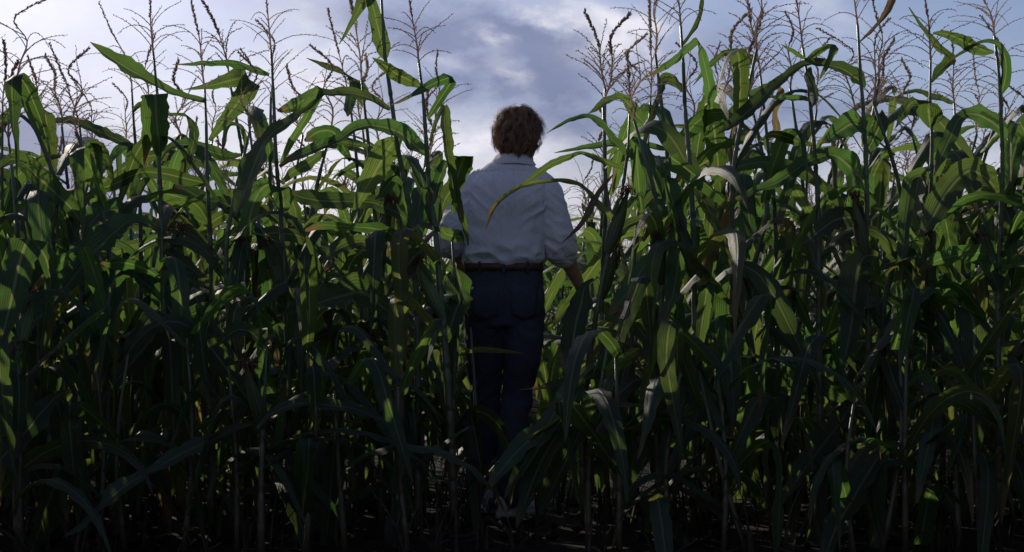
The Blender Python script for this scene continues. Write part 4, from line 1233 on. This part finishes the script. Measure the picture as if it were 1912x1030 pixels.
    # ---- shoes
    for (ax_, ay_), yaw, pitch in (((-.022, -.10), -42, 0), ((-.10, .105), 4, 0)):
        g, sg = Geo(), Geo()
        rows, srows = [], []
        n2 = 20
        b = np.arange(n2) * 2 * math.pi / n2
        for t, w, h, zc in ((-.085, .012, .030, .045), (-.078, .028, .042, .050), (-.05, .035, .060, .062), (0, .037, .062, .064), (.05, .038, .046, .052), (.10, .044, .034, .042), (.15, .045, .026, .036), (.185, .036, .020, .031), (.202, .012, .010, .026)):
            rows.append(np.stack([w * np.cos(b), np.full(n2, t), zc + h * np.sin(b)], 1))
            srows.append(np.stack([(w + .005) * np.sign(np.cos(b)) * abs(np.cos(b)) ** .5, np.full(n2, t * 1.02), .016 + .014 * np.sign(np.sin(b)) * abs(np.sin(b)) ** .4], 1))
        def rot(P):
            P = np.array(P); c, s = math.cos(R(yaw)), math.sin(R(yaw))
            Q = P.copy(); Q[..., 0] = c * P[..., 0] - s * P[..., 1] + ax_; Q[..., 1] = s * P[..., 0] + c * P[..., 1] + ay_
            return Q
        g.grid(rot(rows), wrap=True); sg.grid(rot(srows), wrap=True)
        sh = link('shoe', g.mesh('shoe', M_SHOE), root)
        link('sole', sg.mesh('sole', M_SOLE), sh)
    # ---- hair: a dense cap and many separate strands, longer over the ears and nape
    g = Geo(); r = np.random.RandomState(9)
    E = np.array((.083, .103, .106)); C0 = np.array((0, -.014, .020))
    n = 26
    P = []
    for i in range(n):
        t = -.72 + (math.pi / 2 + .70) * i / (n - 1)
        row = []
        for j in range(40):
            q = j * 2 * math.pi / 40
            d = np.array((math.cos(t) * math.cos(q), math.cos(t) * math.sin(q), math.sin(t)))
            face = max(0, d[1]) * max(0, .45 - d[2])
            k = 1.10 + .05 * noise.noise(tuple(d * 5)) - .45 * face
            row.append(head_pt(*(C0 + d * E * k)))
        P.append(row)
    g.grid(np.array(P), np.full((n, 40, 2), .2), wrap=True)
    locks = 0
    while locks < 310:                                   # wavy locks falling from the crown; each is a sheaf of strands drawn to one tip
        d = r.normal(size=3); d /= np.linalg.norm(d)
        if d[2] < -.62 or (d[1] > .35 and d[2] < .45) or (d[1] > .02 and d[2] < -.2): continue
        locks += 1
        stray = locks > 235
        swing = r.normal(size=3) * (.75 if stray else .36)
        L = r.uniform(.07, .14) * (1.0 if d[2] > -.1 else .75)
        seg = 8
        pts = [C0 + d * E * r.uniform(1.02, 1.14)]
        ph, wav = r.uniform(0, 6.28), r.uniform(.2, .6)
        flick = r.uniform(-.1, 1.0) if d[2] < .15 else 0
        for k in range(seg):
            e = (pts[-1] - C0) / E; nn = e / E; nn /= np.linalg.norm(nn)
            crown = np.array((.02, -.055, .12)) - (pts[-1] - C0)
            down = -crown * .5 + np.array((0, -.1, -1.0)) * .12
            t = down - nn * (down @ nn); t /= np.linalg.norm(t) + 1e-9
            sd = np.cross(t, nn)
            v = t + nn * (.36 - .11 * k + (flick if k > 4 else 0)) + swing * .6 + sd * wav * math.sin(ph + k * 1.1)
            v /= np.linalg.norm(v)
            q = pts[-1] + v * L / seg
            m = np.linalg.norm((q - C0) / E)
            lim = 1.27 + .2 * r.rand() ** 1.5 + (.1 if stray else 0)
            if m > lim: q = C0 + (q - C0) * (lim / m)
            if m < 1.06: q = C0 + (q - C0) * (1.06 / m)
            pts.append(q)
        pts = np.array(pts)
        tone0 = np.clip(r.normal(.45, .2), 0, 1)
        for b in range(8 if stray else 32):
            off = r.normal(size=3) * .0065
            cur = pts + off * np.linspace(1.0, r.uniform(.15, .6), seg + 1)[:, None] + r.normal(size=3) * .003 * np.linspace(0, 1, seg + 1)[:, None] ** 2
            cur = cur[:r.randint(6, seg + 2)]
            cur = np.array([head_pt(*q) for q in cur])
            w = np.cross(np.gradient(cur, axis=0), cur - HC); w /= np.linalg.norm(w, axis=1)[:, None] + 1e-9
            wd = r.uniform(.0006, .0014) * np.linspace(1, .25, len(cur))[:, None]
            g.grid(np.stack([cur - w * wd, cur + w * wd], 1), np.full((len(cur), 2, 2), np.clip(tone0 + r.normal(0, .12), 0, 1)))
    link('hair', g.mesh('hair', M_HAIR), body)
    return root


build_person()


# ------------------------------------------------------------------ the rows behind
def in_gap(x, y):
    """the open lane in front of the person"""
    k = y / 8.0
    return -.40 * k < x < .36 * k


VAR = []
for i, H in enumerate((1.5, 1.58, 1.66, 1.74, 1.82, 1.62)):
    r = np.random.RandomState(70 + i)
    path = [np.zeros(3)] + [np.array((r.normal(0, .012) * k, r.normal(0, .012) * k, H * k / 4)) for k in range(1, 5)]
    g, nodes = stalk_geo(path, .0135, .0058, seed=200 + i)
    top = path[-1]
    tp = [top] + [top + np.array((r.normal(0, .012) * k + .02 * k * (i % 3 - 1), r.normal(0, .01) * k, .085 * k)) for k in range(1, 5)]
    kw = (DENSE, THIN, BARE, DENSE, THIN, DENSE)[i]
    VAR.append((H, g.mesh('stalk', M_STALK), tassel_geo(crspline(np.array(tp), 5, .5), .45, 11 + i % 4, 400 + i, **kw).mesh('tassel', M_TASSEL), nodes))


def field_plant(x, y, r, label, group, tall=1.0):
    H, sm, tm, nodes = VAR[r.randint(len(VAR))]
    root = link('corn_plant', None, loc=(x, y, ground_z(x, y)), rot=(r.normal(0, .035), r.normal(0, .035), r.uniform(0, 6.28)), scale=r.uniform(.93, 1.1) * tall)
    tag(root, label, 'corn plant', group)
    link('stalk', sm, root); link('tassel', tm, root)
    az = r.uniform(0, 6.28)
    for p in nodes:
        az += math.pi + r.uniform(-.5, .5)
        f = p[2] / H
        if f < .2:
            add_leaf(root, 'dry' if r.rand() < .25 else 'droop', p + (0, 0, .06), az, r, r.uniform(.7, 1.05))
            continue
        kind = ('droop', 'arch', 'fold', 'fold', 'droop')[r.randint(5)] if f < .45 else ('fold', 'arch', 'droop', 'arch')[r.randint(4)] if f < .84 else ('up', 'arch', 'up')[r.randint(3)]
        add_leaf(root, kind, p + (0, 0, .07), az, r, r.uniform(.85, 1.1) if f < .84 else r.uniform(.65, .9))
    if r.rand() < .6:
        p = min(nodes, key=lambda q: abs(q[2] - r.uniform(.75, .95)))
        add_ear(root, p + (0, 0, .03), r.uniform(0, 6.28), r, .9)
    return root


rf = np.random.RandomState(77)
n_ind = len(HEROES)


def low_shoot(x, y, r, label, group):
    """a leafy side shoot without a tassel, knee to hip high"""
    H = r.uniform(.45, .85)
    root = link('corn_shoot', None, loc=(x, y, ground_z(x, y)), rot=(r.normal(0, .06), r.normal(0, .06), 0))
    tag(root, label, 'corn plant', group)
    g, nodes = stalk_geo([np.zeros(3), np.array((r.normal(0, .02), r.normal(0, .02), H * .5)), np.array((r.normal(0, .04), r.normal(0, .04), H))], .011, .005, seed=r.randint(9999))
    link('stalk', g.mesh('stalk', M_STALK), root)
    az = r.uniform(0, 6.28)
    for p in nodes + [np.array((0, 0, H - .08)), np.array((0, 0, H - .02))]:
        az += math.pi + r.uniform(-.6, .6)
        add_leaf(root, ('arch', 'droop', 'fold', 'droop')[r.randint(4)], p + (0, 0, .04), az, r, r.uniform(.85, 1.2))
    return root


NUMBERED = {}
ORD = 'first second third fourth fifth sixth seventh eighth ninth tenth eleventh twelfth thirteenth fourteenth fifteenth sixteenth'.split()
SIDE = {True: 'left', False: 'right'}
for row, Y in enumerate((7.35, 8.05, 8.8, 9.55, 10.3, 11.05, 11.8)):
    half = Y * 956 / FPX + .18
    x = -half + rf.uniform(0, .2)
    while x < half:
        xx, yy = x + rf.normal(0, .03), Y + rf.normal(0, .06)
        x += rf.uniform(.21, .31) * (1.0 if row < 3 else 1.2)
        if in_gap(xx, yy + (.4 if row < 1 else 0)): continue
        if row < 2 and any(abs(xx - hx) < .10 and abs(yy - hy) < .35 for hx, hy in HEROES): continue
        left = xx < 0
        if row == 0:
            grp = 'small corn plants filling the front row'
            lab = 'shorter corn plant between the tall front stalks on the %s of the person' % SIDE[left]
        elif row < 3:
            lab, grp = 'corn plant crowded in the rows just behind the front stalks %s of the person' % SIDE[left], 'corn plants just behind the front row'
        else:
            lab, grp = 'corn plant deep in the crowded rows farther back %s of the person' % SIDE[left], 'corn plants deep in the rows'
        o = field_plant(xx, yy, rf, lab, grp + (' on the left' if left else ' on the right'), 1.06 if row < 3 and .35 < xx < 2.1 else 1.03 if row < 3 else 1.0)
        if row < 3: NUMBERED.setdefault(((0, 'small corn plant of the front row'), (1, 'corn plant of the second row'), (2, 'corn plant of the third row'))[row] + (SIDE[left],), []).append((abs(xx), o))
        n_ind += 1
for Y, step in ((6.8, .215), (7.65, .26), (8.45, .28), (9.2, .34), (10.7, .42)):
    half = Y * 956 / FPX + .1
    for x in np.arange(-half, half, step):
        xx, yy = x + rf.uniform(-.1, .1), Y + rf.normal(0, .06)
        u = CX + xx / yy * FPX
        if Y < 9 and 880 < u < 1000: continue
        o = low_shoot(xx, yy, rf, 'low leafy shoot of corn among the stalk feet %s of the person' % SIDE[xx < 0], 'low corn shoots on the ' + SIDE[xx < 0])
        if Y < 8: NUMBERED.setdefault(((3, 'low leafy shoot in front of all the stalks') if Y < 7 else (4, 'low leafy shoot between the first two rows')) + (SIDE[xx < 0],), []).append((abs(xx), o))
        n_ind += 1
for (_, what, side), lst in NUMBERED.items():             # the near ones can be counted outwards from the person
    for q, (_, o) in enumerate(sorted(lst, key=lambda t: t[0])):
        o['label'] = '%s, %s to the %s of the person' % (what, ORD[min(q, 15)], side)
for k in range(13):                                       # where the lane closes beyond the person
    y = 15.0 + 3.2 * rf.rand() + k * .05
    x = (-.40 + .8 * (k + rf.uniform(.1, .9)) / 13) * y / 8
    field_plant(x, y, rf, 'distant corn plant closing the open lane beyond the person', 'corn plants closing the lane')
    n_ind += 1


# ---- farther plants: one simple mesh each, then the rest of the field as one mass
def simple_plant(seed):
    r = np.random.RandomState(seed)
    H = r.uniform(1.55, 1.95)
    g = Geo()
    lean = r.normal(0, .05, 2)
    at = lambda z: np.array((lean[0] * z, lean[1] * z, z))
    g.tube([at(0), at(H * .5), at(H), at(H + .34)], [.015, .012, .007, .002], 5, False, mi=1)
    for k in range(7):
        a = r.uniform(0, 6.28); p = at(H + .02 + .12 * r.rand()); l = r.uniform(.12, .22)
        c = np.array((math.cos(a), math.sin(a), 0))
        g.tube([p, p + c * l * .4 + (0, 0, l * .6), p + c * l * .9 + (0, 0, l * .75 - .05 * r.rand())], [.005, .004, .001], 3, False, mi=2)
    az = r.uniform(0, 6.28); z = .3
    while z < H - .05:
        az += math.pi + r.uniform(-.6, .6)
        s = np.linspace(0, 1, 8)
        L = r.uniform(.55, .85) * (1 if z < H * .8 else .65); wm = r.uniform(.07, .1)
        e0, e1 = r.uniform(45, 70), r.uniform(-95, -30)
        if r.rand() < .35: e = np.where(s < r.uniform(.35, .6), e0, -80)
        else: e = e0 + (e1 - e0) * s
        ya = az + r.uniform(-.6, .6) * s
        d = np.stack([np.cos(R(1) * e) * np.cos(ya), np.cos(R(1) * e) * np.sin(ya), np.sin(R(1) * e)], 1)
        C = at(z) + np.concatenate((np.zeros((1, 3)), np.cumsum(d[:-1], 0))) * L / 7
        hz = np.stack([-np.sin(ya), np.cos(ya), s * 0], 1); up = np.cross(hz, d)
        ro = r.uniform(-.4, .4) + r.uniform(-1.8, 1.8) * s
        W = (hz * np.cos(ro)[:, None] + up * np.sin(ro)[:, None]) * (wm * np.sin((s * .81 + .17) * math.pi))[:, None]
        P = np.stack([C - W / 2, C + up * .012, C + W / 2], 1)
        g.grid(P, np.stack([np.stack([s, s * 0], 1), np.stack([s, s * 0 + .5], 1), np.stack([s, s * 0 + 1], 1)], 1))
        z += r.uniform(.13, .19)
    return g


SIMPLE = [simple_plant(900 + i) for i in range(9)]
SM = [g.mesh('corn_plant', [M_LEAF, M_STALK, M_TASSEL]) for g in SIMPLE]
spots = []
for Y in np.arange(13.4, 60, .85):
    half = Y * 956 / FPX + .4
    for x in np.arange(-half, half, .34 if Y < 26 else .5):
        xx, yy = x + rf.normal(0, .07), Y + rf.normal(0, .1)
        if yy < 19 and (in_gap(xx, yy) or rf.rand() < .35): continue
        spots.append((xx, yy))
spots.sort(key=lambda p: p[1])
n_far = max(0, 296 - n_ind)
for i, (x, y) in enumerate(spots[:n_far]):
    o = link('corn_plant', SM[rf.randint(9)], None, (x, y, ground_z(x, y)), (0, 0, rf.uniform(0, 6.28)), rf.uniform(.9, 1.12))
    left = x < 0
    tag(o, 'small far corn plant in the open field behind the rows %s of the person' % SIDE[left], 'corn plant', 'far corn plants on the ' + SIDE[left])


def mass(name, pts, label):
    """many plants that nobody could count, one mesh"""
    V, F, U, MI, b = [], [], [], [], 0
    Vs = [np.concatenate(g.v) for g in SIMPLE]; Us = [np.concatenate(g.uv) for g in SIMPLE]
    for x, y in pts:
        k = rf.randint(9); a = rf.uniform(0, 6.28); s = rf.uniform(.9, 1.15)
        c, q = math.cos(a) * s, math.sin(a) * s
        v = Vs[k]
        V.append(np.stack([v[:, 0] * c - v[:, 1] * q + x, v[:, 0] * q + v[:, 1] * c + y, v[:, 2] * s + ground_z(x, y)], 1)); U.append(Us[k])
        F.append((k, b)); b += len(v)
    g = Geo(); g.v, g.uv = V, U
    for k, b0 in F:
        g.f.extend([tuple(i + b0 for i in f) for f in SIMPLE[k].f]); g.mi.extend(SIMPLE[k].mi)
    o = link(name, g.mesh(name, [M_LEAF, M_STALK, M_TASSEL]))
    tag(o, label, None, kind='stuff')


rest = spots[n_far:][:900]
for Y in np.arange(60, 160, 3.2):                          # to the end of the field
    half = Y * 956 / FPX + 2
    for x in np.arange(-half, half, 1.6): rest.append((x + rf.normal(0, .3), Y + rf.normal(0, .6)))
for Y in (7.3, 8.05, 8.8, 9.55, 10.3, 11.8, 13.4, 15, 17, 19):  # the same rows run on to both sides of the picture
    half = Y * 956 / FPX + .35
    for x in np.arange(half, half + 5.5, .3):
        rest.append((x + rf.normal(0, .04), Y + rf.normal(0, .05))); rest.append((-x + rf.normal(0, .04), Y + rf.normal(0, .05)))
for Y in np.arange(-2.7, 7.0, .75):                        # unseen corn added round the camera to block light from behind and beside
    for x in np.arange(-6, 6, .27):
        if Y < -1.8 or abs(x) > 2.3 + max(0, Y) * .2: rest.append((x + rf.normal(0, .05), Y + rf.normal(0, .06)))
mass('corn_field', rest, 'rest of the corn field to horizon and sides, plus unseen corn added round the camera')
print('individual plants', n_ind + n_far, 'objects', len(scene.objects))
